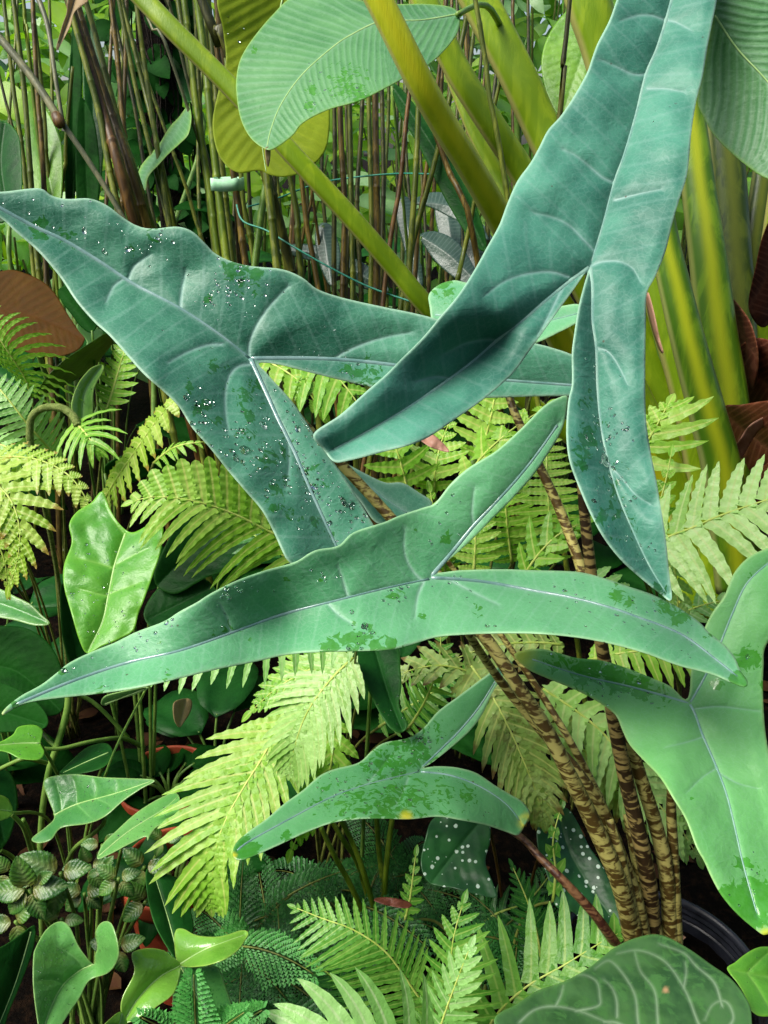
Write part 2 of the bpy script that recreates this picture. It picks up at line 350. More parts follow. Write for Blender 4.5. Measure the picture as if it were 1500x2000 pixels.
def frond(parent, rach, L, n, mat, rmat, ang=(75, 40), w=20, droop=(0, 0), wave=.12, cren=.14, bend=(15, 15), prof=(.3, .25, 1.6), up=None, nw=5, rr=(3.2, 1.0), jit=.06, tip=1.0, label=None, K=12, lift=(0, 0), base_skip=.0, name='frond', flare=.3, tw=0., gap=1.08, ang2=None, w2=None, blunt=(0, 0)):
    """fern frond in space: rachis through (px,py,depth); L = pinna length left/right of travel in pixels at that depth"""
    c = cr(rach, 10); rpx = np.linalg.norm(np.diff(c[:, :2], axis=0), axis=1).sum(); nw = min(nw, 6); K = nw*4; w0 = w; w = w*.95; n = min(n, max(5, int(round(rpx*math.sin(math.radians(sum(ang)/2))/(w*gap))))); wave = wave*.45; cren *= .7; pts = resample(PA(c[:, :2], c[:, 2]), .004); T = frames(pts); Ls = np.concatenate([[0], np.cumsum(np.linalg.norm(np.diff(pts, axis=0), axis=1))]); tot = Ls[-1]
    dm = float(np.mean(c[:, 2])); px = dm/F; mb = MB(); upv = nrm(up if up is not None else (-FW*.6+np.array([-.12, 0, .8])))
    for k in range(n):
        t = base_skip+(k+.5)/n*(1-base_skip); s = t*tot; P0 = np.array([np.interp(s, Ls, pts[:, a]) for a in range(3)]); i = min(len(T)-1, int(np.searchsorted(Ls, s))); Tn = nrm(T[i])
        N = nrm(upv-Tn*(upv@Tn)); Sd = np.cross(Tn, N)
        lf = (prof[0]+(1-prof[0])*min(1, t/prof[1])**.8)*max(.04, (1-t**prof[2]))**.75
        for si, sgn in ((0, -1), (1, 1)):
            if L[si] <= 0: continue
            ln = L[si]*lf*px*random.uniform(1-jit, 1+jit); hw = w*.5*px*(.55+.45*min(1, lf*1.6))*random.uniform(.92, 1.08)
            an_ = ang if si == 0 or ang2 is None else ang2; hw *= 1 if si == 0 or w2 is None else w2/w0; a0 = math.radians(an_[0]+(an_[1]-an_[0])*t+random.uniform(-4, 4)); ln *= (random.uniform(.55, .85) if random.random() < .04 else 1); rg = random.random(); ph = random.uniform(0, 1.5); tws = random.uniform(-tw, tw)
            p = P0.copy(); v = []; m = []; u = []
            for j in range(K+1):
                q = j/K; a = a0-math.radians(bend[si])*q
                D = Tn*math.cos(a)+Sd*sgn*math.sin(a)+N*(lift[si]*(1-q)); D = nrm(D+np.array([0, 0, -1])*droop[si]*q)
                if j: p = p+D*ln/K
                Wd = np.cross(N, D)*sgn; Wd = nrm(Wd); Nn = nrm(np.cross(D, Wd))*(-sgn if False else 1)
                if Nn@N < 0: Nn = -Nn
                Wd = nrm(Wd*math.cos(tws*q*2)+Nn*math.sin(tws*q*2))
                ww = hw*(1+flare*math.exp(-q*9))*(1-q**(2.6+blunt[si]))**(.85-.07*blunt[si])*(1+cren*math.sin(2*PI*q*nw+ph))+hw*.02
                wz = wave*hw*2*math.sin(2*PI*q*nw+ph+.8)*(q < .97)
                for x in (-1, -.5, 0, .5, 1):
                    v.append(p+Wd*ww*x+Nn*(abs(x)*(wz)+abs(x)*ww*.12)); m.append((q, rg, abs(x), t)); u.append((q, x, q*nw, 0))
            f = [(j*5+b, j*5+b+1, (j+1)*5+b+1, (j+1)*5+b) for j in range(K) for b in range(4)]
            mb.add(v, f, m, u)
    if tip:
        v, f, m, u = leafgeo(pts[-1]-T[-1]*.003, T[-1], upv, w*1.6*px*tip, w*.7*px, 'lance', .3); m = np.stack([u[:, 0], u[:, 0]*0+.5, abs(u[:, 1]), u[:, 0]*0+1], 1); mb.add(v, f, m, u)
    o = mb.build(name, mat, parent, label=label)
    r = np.linspace(rr[0], rr[1], len(pts[::3]))*px; v, f, u = tube_geo(pts[::3], r, 6); obj('rachis', v, f, rmat, o, uvm=u, mask=np.zeros((len(v), 4)))
    return o
def stipe(parent, a, b3, mat, r=(2.6, 3.4), sag=.06, name='stipe'):
    """stalk from pixel point a (px,py,d) down to world point b3"""
    p0 = P(*a); b3 = np.array(b3, float); mid_ = (p0+b3)/2+np.array([0, .04, sag]); c = cr([p0, mid_, b3], 8); rad = np.linspace(r[0], r[1], len(c))*a[2]/F
    v, f, u = tube_geo(c, rad, 6); return obj(name, v, f, mat, parent, uvm=u, mask=np.zeros((len(v), 4)))
def mat_fern(name, c1, c2, rib, tipc=None, rough=.36, trans=.28, old=0.):
    m, g = M_(name); c = g.coord(); q, rg, x, t = g.attr('mask')
    n = g.noise(c, 14, 4, .6); col = g.mix(g.ramp(g.math('ADD', g.math('MULTIPLY', n, .7), g.math('MULTIPLY', rg, .3)), .35, .65), c1, c2)
    col = g.mix(g.math('MULTIPLY', g.ramp(g.noise(c, 90, 3, .6), .45, .7), .3), col, g.mix(1, col, (.62, .72, .5), 'MULTIPLY'))
    if old: col = g.mix(g.math('MULTIPLY', g.ramp(g.noise(c, 38, 5, .7), .5, .62), old), col, (.16, .12, .03))
    col = g.mix(g.ramp(x, .22, .05), col, rib)
    if tipc: col = g.mix(g.math('MULTIPLY', g.ramp(g.math('ADD', g.math('MAXIMUM', q, g.math('MULTIPLY', x, .75)), g.math('MULTIPLY', g.noise(c, 60, 3), .5)), .98, 1.2), .85), col, tipc)
    b = g.bump(g.noise(c, 170, 3, .6), .45, .002); b = g.bump(g.noise(c, 55, 3), .5, .005, b)
    g.out(col, g.math('ADD', rough-.1, g.math('MULTIPLY', g.noise(c, 70, 2), .25)), b, .35, trans, g.mix(1, col, (1.15, 1.3, .3), 'MULTIPLY'))
    return m
# ---------------------------------------------------------------- material library
M_wax = mat_leaf('waxy_blue_green_leaf', (.034, .165, .097), (.082, .285, .17), (.3, .5, .42), (.42, .66, .45), wetc=(.02, .15, .012), rough=.43, trans=.10, nscale=6, glossn=.04, spec=.38, rib=.14, ribl=.8)
M_waxdark = mat_leaf('deep_blue_green_leaf', (.032, .16, .108), (.080, .285, .19), (.22, .38, .33), (.36, .6, .42), wetc=(.015, .12, .02), rough=.5, trans=.07, nscale=6, glossn=.04, spec=.34, rib=.14, ribl=.8)
M_waxd2 = mat_leaf('grey_green_wet_leaf', (.075, .29, .10), (.12, .38, .14), (.2, .4, .25), (.35, .6, .3), wetc=(.03, .2, .008), rough=.46, trans=.12, nscale=6, spec=.35, yel=(.6, .55, .03))
M_waxlite = mat_leaf('waxy_mint_leaf', (.09, .34, .15), (.145, .44, .20), (.33, .55, .42), (.4, .68, .36), wetc=(.045, .24, .012), rough=.42, trans=.16, nscale=5, spec=.36, rib=.12, ribl=.8)
M_waxe = mat_leaf('soft_green_leaf', (.12, .41, .11), (.18, .51, .16), (.26, .52, .32), (.35, .6, .2), wetc=(.05, .3, .012), yel=(.6, .65, .04), rough=.48, trans=.2, nscale=5)
M_mid = mat_simple('pale_blue_green_rib', (.17, .34, .28), (.26, .44, .35), 30, .33, .2, .001)
M_mid2 = mat_simple('dusky_blue_rib', (.13, .26, .23), (.22, .36, .33), 30, .14, .2, .001, spec=.7)
M_midg = mat_simple('light_green_rib', (.3, .5, .16), (.4, .6, .22), 30, .4, .2, .001)
M_zebra = mat_stem('mottled_brown_stalk', (.085, .052, .012), (.45, .40, .12), .45, scale=(50, 50, 135), thr=(.43, .58), det=2, spec=.25)
M_zebrad = mat_stem('dark_mottled_stalk', (.035, .02, .008), (.32, .24, .08), .45, scale=(36, 36, 115), thr=(.47, .57), det=2, spec=.25)
M_reds = mat_stem('reddish_mottled_stalk', (.06, .02, .012), (.22, .11, .05), .4, scale=(60, 60, 150))
M_fan = mat_stem('olive_stalk', (.20, .33, .005), (.30, .43, .012), .42, stripes=(.15, .28, .006), stripew=.6, edge=(.36, .36, .1), scale=(30, 30, 5), coat=.15)
M_fany = mat_stem('yellow_green_stalk', (.54, .60, .012), (.66, .70, .025), .42, stripes=(.66, .66, .015), edge=(.5, .5, .14), scale=(30, 30, 5), coat=.15)
M_fans = mat_stem('green_stalk_with_yellow_stripe', (.06, .15, .006), (.13, .25, .010), .4, stripes=(.32, .38, .010), edge=(.22, .26, .07), scale=(26, 26, 3), stripew=1.)
M_fand = mat_stem('dark_olive_stalk', (.03, .06, .01), (.08, .12, .014), .4, stripes=(.12, .15, .012), edge=(.2, .22, .07), scale=(26, 26, 3))
M_canes = [mat_stem('olive_cane', (.07, .10, .008), (.17, .2, .02), .4, scale=(40, 40, 9)), mat_stem('brown_cane', (.06, .04, .006), (.17, .115, .018), .4, scale=(40, 40, 9)),
           mat_stem('green_cane', (.09, .15, .008), (.19, .26, .02), .4, scale=(40, 40, 9)), mat_stem('dark_cane', (.03, .035, .008), (.09, .095, .015), .42, scale=(40, 40, 9)),
           mat_stem('grey_green_cane', (.12, .13, .07), (.22, .22, .11), .45, scale=(40, 40, 9)), mat_stem('red_brown_cane', (.07, .035, .008), (.16, .085, .02), .45, scale=(40, 40, 9))]
M_paddle = mat_leaf('ribbed_grey_green_leaf', (.065, .23, .07), (.12, .32, .11), (.24, .44, .26), (.25, .45, .08), wetc=(.06, .27, .015), rough=.45, trans=.15, rib=.3, nscale=5, spec=.4)
M_yleaf = mat_leaf('backlit_yellow_green_leaf', (.27, .38, .015), (.37, .48, .03), (.65, .7, .05), rough=.5, spec=.2, trans=.5, rib=.12, nscale=4)
M_gloss = mat_leaf('glossy_bright_green_leaf', (.06, .26, .02), (.11, .36, .03), (.2, .45, .07), (.2, .5, .04), rough=.33, trans=.14, spec=.4, bumps=.35, coat=.04)
M_sing = mat_leaf('mid_green_leaf', (.05, .22, .045), (.09, .30, .065), (.12, .34, .08), (.3, .5, .15), rough=.3, trans=.14, fleck=(.02, .12, .03), coat=.1)
M_sing2 = mat_leaf('light_green_leaf', (.09, .30, .06), (.14, .38, .09), (.18, .42, .12), (.3, .5, .15), rough=.26, trans=.15, coat=.15)
M_apple = mat_leaf('apple_green_leaf', (.10, .30, .025), (.17, .4, .045), (.25, .45, .08), (.35, .55, .1), rough=.16, trans=.15, coat=.3)
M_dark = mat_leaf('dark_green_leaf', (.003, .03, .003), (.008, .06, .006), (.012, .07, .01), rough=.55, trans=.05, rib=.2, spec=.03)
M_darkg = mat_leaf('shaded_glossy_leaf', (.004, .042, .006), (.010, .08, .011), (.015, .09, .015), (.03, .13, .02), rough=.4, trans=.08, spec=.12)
M_palm = mat_leaf('silvery_ribbed_leaf', (.03, .08, .05), (.07, .14, .095), (.13, .2, .16), rough=.3, trans=.06, rib=.6, coat=.1)
M_lime = mat_leaf('lime_leaf', (.28, .52, .015), (.42, .64, .03), (.4, .6, .1), rough=.42, trans=.45)
M_lime2 = mat_leaf('pale_green_leaf', (.25, .5, .16), (.42, .66, .3), (.45, .7, .35), rough=.36, trans=.4, rib=.3)
M_mid3 = mat_leaf('fresh_green_leaf', (.10, .30, .015), (.2, .44, .03), (.2, .4, .08), rough=.38, trans=.3)
M_brown = mat_leaf('orange_brown_leaf', (.06, .028, .002), (.10, .048, .003), (.09, .03, .002), spec=.1, rough=.65, trans=.25, rib=.35)
M_litter = mat_leaf('dead_leaf_litter', (.03, .014, .004), (.07, .035, .01), (.05, .02, .01), rough=.7, trans=.05, spec=.1)
M_olive = mat_leaf('olive_leaf', (.055, .12, .012), (.10, .2, .02), (.14, .24, .03), rough=.32, trans=.2)
M_sheath = mat_leaf('red_brown_sheath', (.08, .018, .010), (.17, .042, .018), (.4, .16, .09), rough=.5, trans=.15, rib=.35)
M_sheathp = mat_leaf('pink_tan_sheath', (.35, .16, .1), (.5, .28, .2), (.55, .35, .25), rough=.5, trans=.15, rib=.3)
M_straw = mat_leaf('dry_straw_leaf', (.3, .2, .08), (.45, .33, .15), (.5, .4, .2), rough=.6, trans=.2)
M_moss = mat_fern('lacy_dark_green', (.010, .085, .012), (.035, .19, .03), (.03, .14, .02), rough=.4, trans=.15)
M_moss2 = mat_fern('lacy_bright_green', (.06, .3, .05), (.12, .42, .09), (.15, .4, .1), rough=.4, trans=.2)
M_fern = mat_fern('lime_fern', (.17, .42, .03), (.28, .55, .06), (.42, .58, .12))
M_fernb = mat_fern('bright_lime_fern', (.24, .50, .04), (.38, .62, .10), (.5, .62, .14), trans=.35)
M_fernp = mat_fern('pale_wet_fern', (.28, .52, .11), (.43, .68, .22), (.45, .62, .2), rough=.3)
M_ferno = mat_fern('ageing_fern', (.26, .42, .08), (.40, .56, .17), (.48, .56, .16), (.17, .07, .02), rough=.36, old=.5)
M_fernt = mat_fern('brown_tipped_fern', (.28, .48, .04), (.42, .6, .1), (.5, .62, .15), (.34, .2, .04), rough=.34)
M_ferng = mat_fern('green_fern', (.10, .32, .035), (.18, .43, .06), (.3, .5, .1), rough=.34)
M_fernk = mat_fern('shaded_fern', (.02, .12, .02), (.045, .2, .03), (.09, .25, .05), rough=.35)
M_fernw = mat_fern('mint_fern', (.20, .46, .10), (.32, .6, .18), (.4, .6, .25), rough=.34)
M_rach = mat_simple('yellow_green_rachis', (.36, .48, .08), (.5, .6, .14), 40, .4, .2, .001)
M_rachd = mat_simple('green_brown_stipe', (.09, .11, .02), (.17, .2, .04), 40, .5, .3, .001)
M_gstem = mat_simple('green_stalk', (.09, .19, .03), (.16, .28, .05), 30, .35, .2, .001)
M_fidd = mat_simple('scaly_fern_stalk', (.13, .19, .03), (.25, .32, .08), 160, .6, .9, .004)
M_terra = mat_simple('terracotta', (.36, .055, .02), (.5, .10, .04), 14, .5, .3, .002)
M_black = mat_simple('black_plastic', (.012, .013, .018), (.02, .022, .03), 30, .25, .15, .001)
M_soil = mat_simple('dark_soil', (.004, .003, .002), (.022, .012, .006), 45, .95, 1., .02, (.45, .7), 0, .05)
M_bark = mat_simple('dark_trunk_bark', (.012, .008, .006), (.06, .04, .028), 18, .85, 1., .03)
M_chip = mat_simple('bark_chip', (.16, .07, .035), (.35, .2, .12), 30, .7, .5, .004)
M_tie = mat_simple('faded_green_strap', (.35, .7, .4), (.45, .78, .5), 60, .5, .2, .001)
M_wire = mat_simple('green_wire', (.03, .22, .15), (.05, .3, .2), 60, .35, .1, .001)
m, g = M_('clear_water'); b_ = g.n('ShaderNodeBsdfPrincipled'); b_.inputs['Base Color'].default_value = (.9, 1, .92, 1); b_.inputs['Roughness'].default_value = .1
b_.inputs['Transmission Weight'].default_value = 1; b_.inputs['IOR'].default_value = 1.33; b_.inputs['Specular IOR Level'].default_value = .3; o_ = g.n('ShaderNodeOutputMaterial'); g.t.links.new(b_.outputs[0], o_.inputs[0]); M_water = m
# spotted leaf, veined leaf, crinkled leaf
m, g = M_('spotted_dark_leaf'); c = g.coord(); vr = g.n('ShaderNodeTexVoronoi'); g.put(vr.inputs['Vector'], c); vr.inputs['Scale'].default_value = 105; vr.inputs['Randomness'].default_value = 1
sp = g.n('ShaderNodeSeparateColor'); g.put(sp.inputs[0], vr.outputs['Color']); thr_ = g.math('MULTIPLY_ADD', sp.outputs[0], .34, .03)
spot = g.math('MULTIPLY', g.ramp(g.math('SUBTRACT', thr_, vr.outputs['Distance']), 0, .04), g.math('GREATER_THAN', sp.outputs[1], .15))
col = g.mix(g.ramp(g.noise(c, 20, 3), .35, .65), (.012, .07, .02), (.025, .13, .03)); R, E, W, Y = g.attr('mask'); col = g.mix(g.math('MULTIPLY', R, .5), col, (.05, .2, .05))
g.out(g.mix(spot, col, (.6, .75, .62)), .4, g.bump(g.noise(c, 50, 3), .4, .003), .4, .06, None, 0); M_spot = m
m, g = M_('veined_velvet_leaf'); c = g.coord(); R, E, W, Y = g.attr('mask'); n = g.noise(c, 16, 4, .6)
col = g.mix(g.ramp(n, .35, .65), (.022, .075, .018), (.055, .145, .04)); col = g.mix(g.ramp(g.noise(c, 45, 4, .7, 1), .5, .62), col, (.05, .15, .035)); col = g.mix(g.math('MULTIPLY', R, .7), col, (.25, .36, .22)); col = g.mix(g.math('MULTIPLY', E, .5), col, (.12, .3, .07))
g.out(g.mix(Y, col, (.4, .25, .12)), .36, g.bump(g.noise(c, 90, 3), .3, .002), .5, .08, None, .1); M_vein = m
m, g = M_('crinkled_leaf'); c = g.coord(); R, E, W, Y = g.attr('mask'); tx = g.attr('coord')
ph = g.math('SINE', g.math('MULTIPLY', g.math('SUBTRACT', g.math('MULTIPLY', tx[0], 7), g.math('MULTIPLY', g.math('ABSOLUTE', tx[1]), 1.6)), 2*PI))
pr = g.ramp(ph, .8, 1.); col = g.mix(g.ramp(g.noise(c, 15, 3), .4, .62), (.022, .10, .010), (.085, .23, .03)); col = g.mix(g.math('MULTIPLY', pr, .5), col, (.03, .07, .045))
col = g.mix(g.math('MULTIPLY', g.ramp(tx[0], .4, 0), .35), col, (.3, .12, .03)); col = g.mix(g.math('MULTIPLY', R, .6), col, (.25, .35, .12))
g.out(col, .4, g.bump(g.noise(c, 120, 3), .5, .003, g.bump(ph, .25, .0012)), .5, .15, None, .1); M_crink = m
# ================================================================ ground and far setting
def grid_ground():
    n = 90; xs = np.concatenate([-np.geomspace(.05, 90, n)[::-1], [0], np.geomspace(.05, 90, n)]); ys = np.concatenate([[-40, -10, -3], np.linspace(-1, 6, 120), np.geomspace(6.3, 150, 30)])
    v = [(x, y, .03*noise.noise(Vector((x*2.2, y*2.2, 0)))+.012*noise.noise(Vector((x*9, y*9, 4)))) for y in ys for x in xs]; c = len(xs)
    f = [(j*c+i, j*c+i+1, (j+1)*c+i+1, (j+1)*c+i) for j in range(len(ys)-1) for i in range(c-1)]
    o = obj('ground', v, f, M_soil, origin=(0, 0, 0)); o['kind'] = 'structure'; return o
grid_ground()
def W3(px, py, d): return P(px, py, d)
def rv(a=1.): return np.array([random.gauss(0, a) for _ in range(3)])
def shrub(x, y, h, wd, n, L, mat, label, nm='broadleaf_shrub', shape='ovate', mat2=None, group=None, z0=.25, stemm=None, Wr=.45):
    t = thing(nm, label, 'shrub', (x, y, 0), group); mb = MB(); mb2 = MB(); sb = MB()
    for i in range(9):
        a = random.uniform(0, 2*PI); r = wd*random.uniform(.1, .42); top = np.array([x+r*math.cos(a), y+r*math.sin(a)*.7, h*random.uniform(.55, .95)])
        c = cr([(x+random.uniform(-.05, .05), y+random.uniform(-.05, .05), 0), ((x+top[0])/2+random.uniform(-.05, .05), (y+top[1])/2, top[2]*.5), top], 5); v, f, u = tube_geo(c, np.linspace(.014, .005, len(c)), 5); sb.add(v, f, None, u)
    for i in range(n):
        a = random.uniform(0, 2*PI); r = wd*.5*math.sqrt(random.random()); z = h*(z0+(1-z0)*random.random()**.8); k = 1-.5*(z/h)**3
        b = np.array([x+r*k*math.cos(a), y+r*k*math.sin(a)*.7, z]); dd = np.array([math.cos(a), math.sin(a)*.8-.25, random.uniform(-.5, .5)])+rv(.3)
        l = L*random.uniform(.6, 1.2); v, f, m, u = leafgeo(b, dd, np.array([0, -.45, 1])+rv(.3), l, l*Wr*random.uniform(.8, 1.2), shape, random.uniform(.2, 1.1), .15, 7, 1, .02)
        (mb2 if mat2 and random.random() < .35 else mb).add(v, f, m, u)
    mb.build('foliage', mat, t); sb.build('stem', stemm or M_rachd, t)
    if mb2.v: mb2.build('pale_foliage', mat2, t)
    return t
def far_mass():
    mb = MB()
    for i in range(12000):
        a = random.uniform(-.95, .95); r = random.uniform(9, 12.5); x = r*math.sin(a); y = r*math.cos(a); z = random.uniform(0, 1)**.85*6.5*(1+.25*noise.noise(Vector((x*.5, 0, 1))))
        l = random.uniform(.18, .4); v, f, m, u = leafgeo((x, y, z), rv()+np.array([0, -.5, -.2]), np.array([0, -.6, 1])+rv(.4), l, l*.5, 'ovate', .6, .1, 4, 1); mb.add(v, f, m, u)
    o = mb.build('distant_foliage', M_mid3, None); tag(o, None, None, None, 'stuff'); return o
far_mass()
def added_shade_hedge():  # unseen leaf ring, added around the camera to block sky light and deepen shade
    mb = MB()
    for i in range(3600):
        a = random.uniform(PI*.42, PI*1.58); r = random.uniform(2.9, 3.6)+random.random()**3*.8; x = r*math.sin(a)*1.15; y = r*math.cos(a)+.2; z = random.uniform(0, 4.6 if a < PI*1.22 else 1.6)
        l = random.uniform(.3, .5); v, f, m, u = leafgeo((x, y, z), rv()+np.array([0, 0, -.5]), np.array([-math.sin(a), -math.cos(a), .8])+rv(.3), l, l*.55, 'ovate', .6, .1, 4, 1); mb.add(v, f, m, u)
    o = mb.build('added_shade_foliage', M_dark, None); tag(o, None, None, None, 'stuff')
added_shade_hedge()
def litter():
    mb = MB()
    for i in range(420):
        x = random.uniform(-1.6, 1.6); y = random.uniform(.5, 3.6); l = random.uniform(.03, .09)
        v, f, m, u = leafgeo((x, y, .03*noise.noise(Vector((x*2.2, y*2.2, 0)))+.014), (random.uniform(-1, 1), random.uniform(-1, 1), .1), np.array([0, 0, 1])+rv(.25), l, l*random.uniform(.25, .6), 'ovate', random.uniform(.2, 1.4), .25, 6, 1, .03); mb.add(v, f, m, u)
    o = mb.build('leaf_litter', M_litter, None); tag(o, None, None, None, 'stuff')
litter()
shr = [(-2.2, 4.9, 2.5, 1.9, 300, .24, M_lime, M_lime2, 'sunlit lime leafed shrub far behind the canes, at the left edge'),
       (-1.3, 5.6, 3.0, 1.9, 320, .26, M_lime, M_lime2, 'lime shrub far back between the left canes, paler leaves mixed in'),
       (-.65, 4.6, 1.7, 1.5, 220, .24, M_lime2, M_lime, 'pale green shrub behind the strapped canes'),
       (.25, 5.0, 1.7, 1.3, 130, .22, M_lime, M_mid3, 'fresh green shrub seen between the canes below the paddle leaf'),
       (-.1, 6.4, 3.3, 2.2, 300, .28, M_lime, M_mid3, 'tall lime shrub far behind the paddle leaf'),
       (1.0, 6.0, 3.1, 1.9, 280, .22, M_mid3, M_lime2, 'tall twiggy shrub behind the thick yellow green stalks'),
       (2.2, 6.3, 2.5, 1.7, 120, .25, M_mid3, M_lime, 'green shrub far behind the upper right leaf'),
       (-1.7, 4.1, 1.15, 1.1, 80, .3, M_lime2, M_lime, 'low pale leafed shrub at the left behind the thin canes')]
for (x, y, h, wd, n, L, m1, m2, lb) in shr: shrub(x, y, h, wd, n, L, m1, lb, mat2=m2, group='shrubs far behind the canes')
def understory(x, y, n, L, wr, mat, label, nm='understory_plant', shape='ovate', up_=.6, h=.25, group='dark plants under the ferns', cat='foliage plant', nv=2, curl=(.5, 1.4), z=0):
    t = thing(nm, label, cat, (x, y, z), group); p0 = np.array([x, y, z])
    for i in range(n):
        a = 2*PI*(i+random.uniform(-.3, .3))/n*1.618; hh = h*random.uniform(.5, 1.25); out_ = np.array([math.cos(a), math.sin(a), 0]); r = L*random.uniform(.15, .5)
        b = p0+out_*r+np.array([0, 0, hh]); l = L*random.uniform(.7, 1.15); d = out_+np.array([0, 0, up_*random.uniform(.3, 1)])
        v, f, m, u = leafgeo(b, d, np.array([0, -.3, 1])+out_*-.3, l, l*wr, shape, random.uniform(*curl), .22, 12, nv, .015); lf = obj('leaf', v, f, mat, t, mask=m, uvm=u, solid=.0008)
        c = cr([p0+np.array([0, 0, -.01]), (p0+b)/2+np.array([0, 0, hh*.2]), b+nrm(d)*.01], 5); v, f, u = tube_geo(c, np.linspace(.004, .0025, len(c)), 5); obj('stalk', v, f, M_gstem, lf, uvm=u, mask=np.zeros((len(v), 4)))
    return t
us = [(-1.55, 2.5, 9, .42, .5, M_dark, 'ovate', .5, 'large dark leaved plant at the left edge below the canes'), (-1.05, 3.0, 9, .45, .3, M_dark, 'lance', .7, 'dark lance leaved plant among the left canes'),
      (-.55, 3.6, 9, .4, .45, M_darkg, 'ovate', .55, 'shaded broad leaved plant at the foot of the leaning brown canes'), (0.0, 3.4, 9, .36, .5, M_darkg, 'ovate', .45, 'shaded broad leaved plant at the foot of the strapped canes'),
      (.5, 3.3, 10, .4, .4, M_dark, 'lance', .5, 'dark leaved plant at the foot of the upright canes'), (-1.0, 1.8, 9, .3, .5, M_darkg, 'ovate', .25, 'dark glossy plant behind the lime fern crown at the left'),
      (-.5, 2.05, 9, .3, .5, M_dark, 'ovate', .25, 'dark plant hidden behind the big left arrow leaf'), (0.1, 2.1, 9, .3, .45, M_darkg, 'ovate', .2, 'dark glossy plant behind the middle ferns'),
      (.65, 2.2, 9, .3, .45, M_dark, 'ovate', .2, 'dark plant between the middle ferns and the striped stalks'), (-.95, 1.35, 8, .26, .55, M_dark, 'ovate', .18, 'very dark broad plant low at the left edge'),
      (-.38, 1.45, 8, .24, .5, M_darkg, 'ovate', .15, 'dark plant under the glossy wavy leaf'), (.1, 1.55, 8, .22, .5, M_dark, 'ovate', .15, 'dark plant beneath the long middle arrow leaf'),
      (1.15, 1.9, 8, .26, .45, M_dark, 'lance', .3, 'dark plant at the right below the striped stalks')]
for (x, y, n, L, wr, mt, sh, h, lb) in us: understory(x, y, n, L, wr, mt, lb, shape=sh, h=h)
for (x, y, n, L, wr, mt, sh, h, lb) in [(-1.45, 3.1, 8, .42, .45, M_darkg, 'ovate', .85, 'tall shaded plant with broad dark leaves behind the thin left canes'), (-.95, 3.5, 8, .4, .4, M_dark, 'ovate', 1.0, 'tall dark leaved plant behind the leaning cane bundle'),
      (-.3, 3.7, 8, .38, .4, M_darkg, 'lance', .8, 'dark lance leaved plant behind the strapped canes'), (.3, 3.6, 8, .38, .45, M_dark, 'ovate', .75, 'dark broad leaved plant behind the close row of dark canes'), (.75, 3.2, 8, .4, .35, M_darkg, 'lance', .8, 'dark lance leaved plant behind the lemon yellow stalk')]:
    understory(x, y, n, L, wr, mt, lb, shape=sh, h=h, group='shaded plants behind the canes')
# ---- tree trunk with hanging roots
tr = W3(330, 250, 3.7); T_ = thing('tree', 'dark old tree trunk wrapped in roots and creeper behind the leaning brown canes', 'tree', (tr[0], tr[1], 0)); zz = np.linspace(-.05, 3.4, 26)
v, f, u = tube_geo([(tr[0]+.03*math.sin(z*3), tr[1], z) for z in zz], [.085+.012*math.sin(z*9)+.02*math.exp(-z*3) for z in zz], 12, jit=.08); obj('trunk', v, f, M_bark, T_, uvm=u, mask=np.zeros((len(v), 4)))
mb = MB()
for i in range(34):
    a = random.uniform(-PI, .3); r = .1; zt = random.uniform(.9, 2.6); pts = []
    for k in range(7): a2 = a+random.uniform(-.2, .2); rr_ = r+random.uniform(0, .05); pts.append((tr[0]+rr_*math.cos(a2), tr[1]+rr_*math.sin(a2), zt-k*random.uniform(.08, .16)))
    c = cr(pts, 4); v, f, u = tube_geo(c, .0035, 4); mb.add(v, f, None, u)
mb.build('aerial_roots', M_bark, T_)
mb = MB()
for i in range(190):
    a = random.uniform(-PI, .2); z = random.uniform(.9, 2.5); b = np.array([tr[0]+.12*math.cos(a)+random.uniform(-.08, .04), tr[1]+.12*math.sin(a), z]); l = random.uniform(.06, .15)
    v, f, m, u = leafgeo(b, (math.cos(a)*.8, -.4, random.uniform(-.9, .2)), (0, -1, .5), l, l*.7, 'ovate', .7, .1, 6, 1); mb.add(v, f, m, u)
mb.build('creeper', M_dark, T_)
mb = MB()
for i in range(700):
    a = random.uniform(0, 2*PI); e = random.uniform(-.6, 1.3); r = random.uniform(.3, 1.2); b = np.array([tr[0]+r*math.cos(a)*math.cos(e), tr[1]+.3+r*math.sin(a)*math.cos(e), 3.9+.7*r*math.sin(e)]); l = random.uniform(.1, .2)
    v, f, m, u = leafgeo(b, rv(), (0, 0, 1), l, l*.5, 'ovate', .5, .1, 4, 1); mb.add(v, f, m, u)
mb.build('crown', M_mid3, T_)
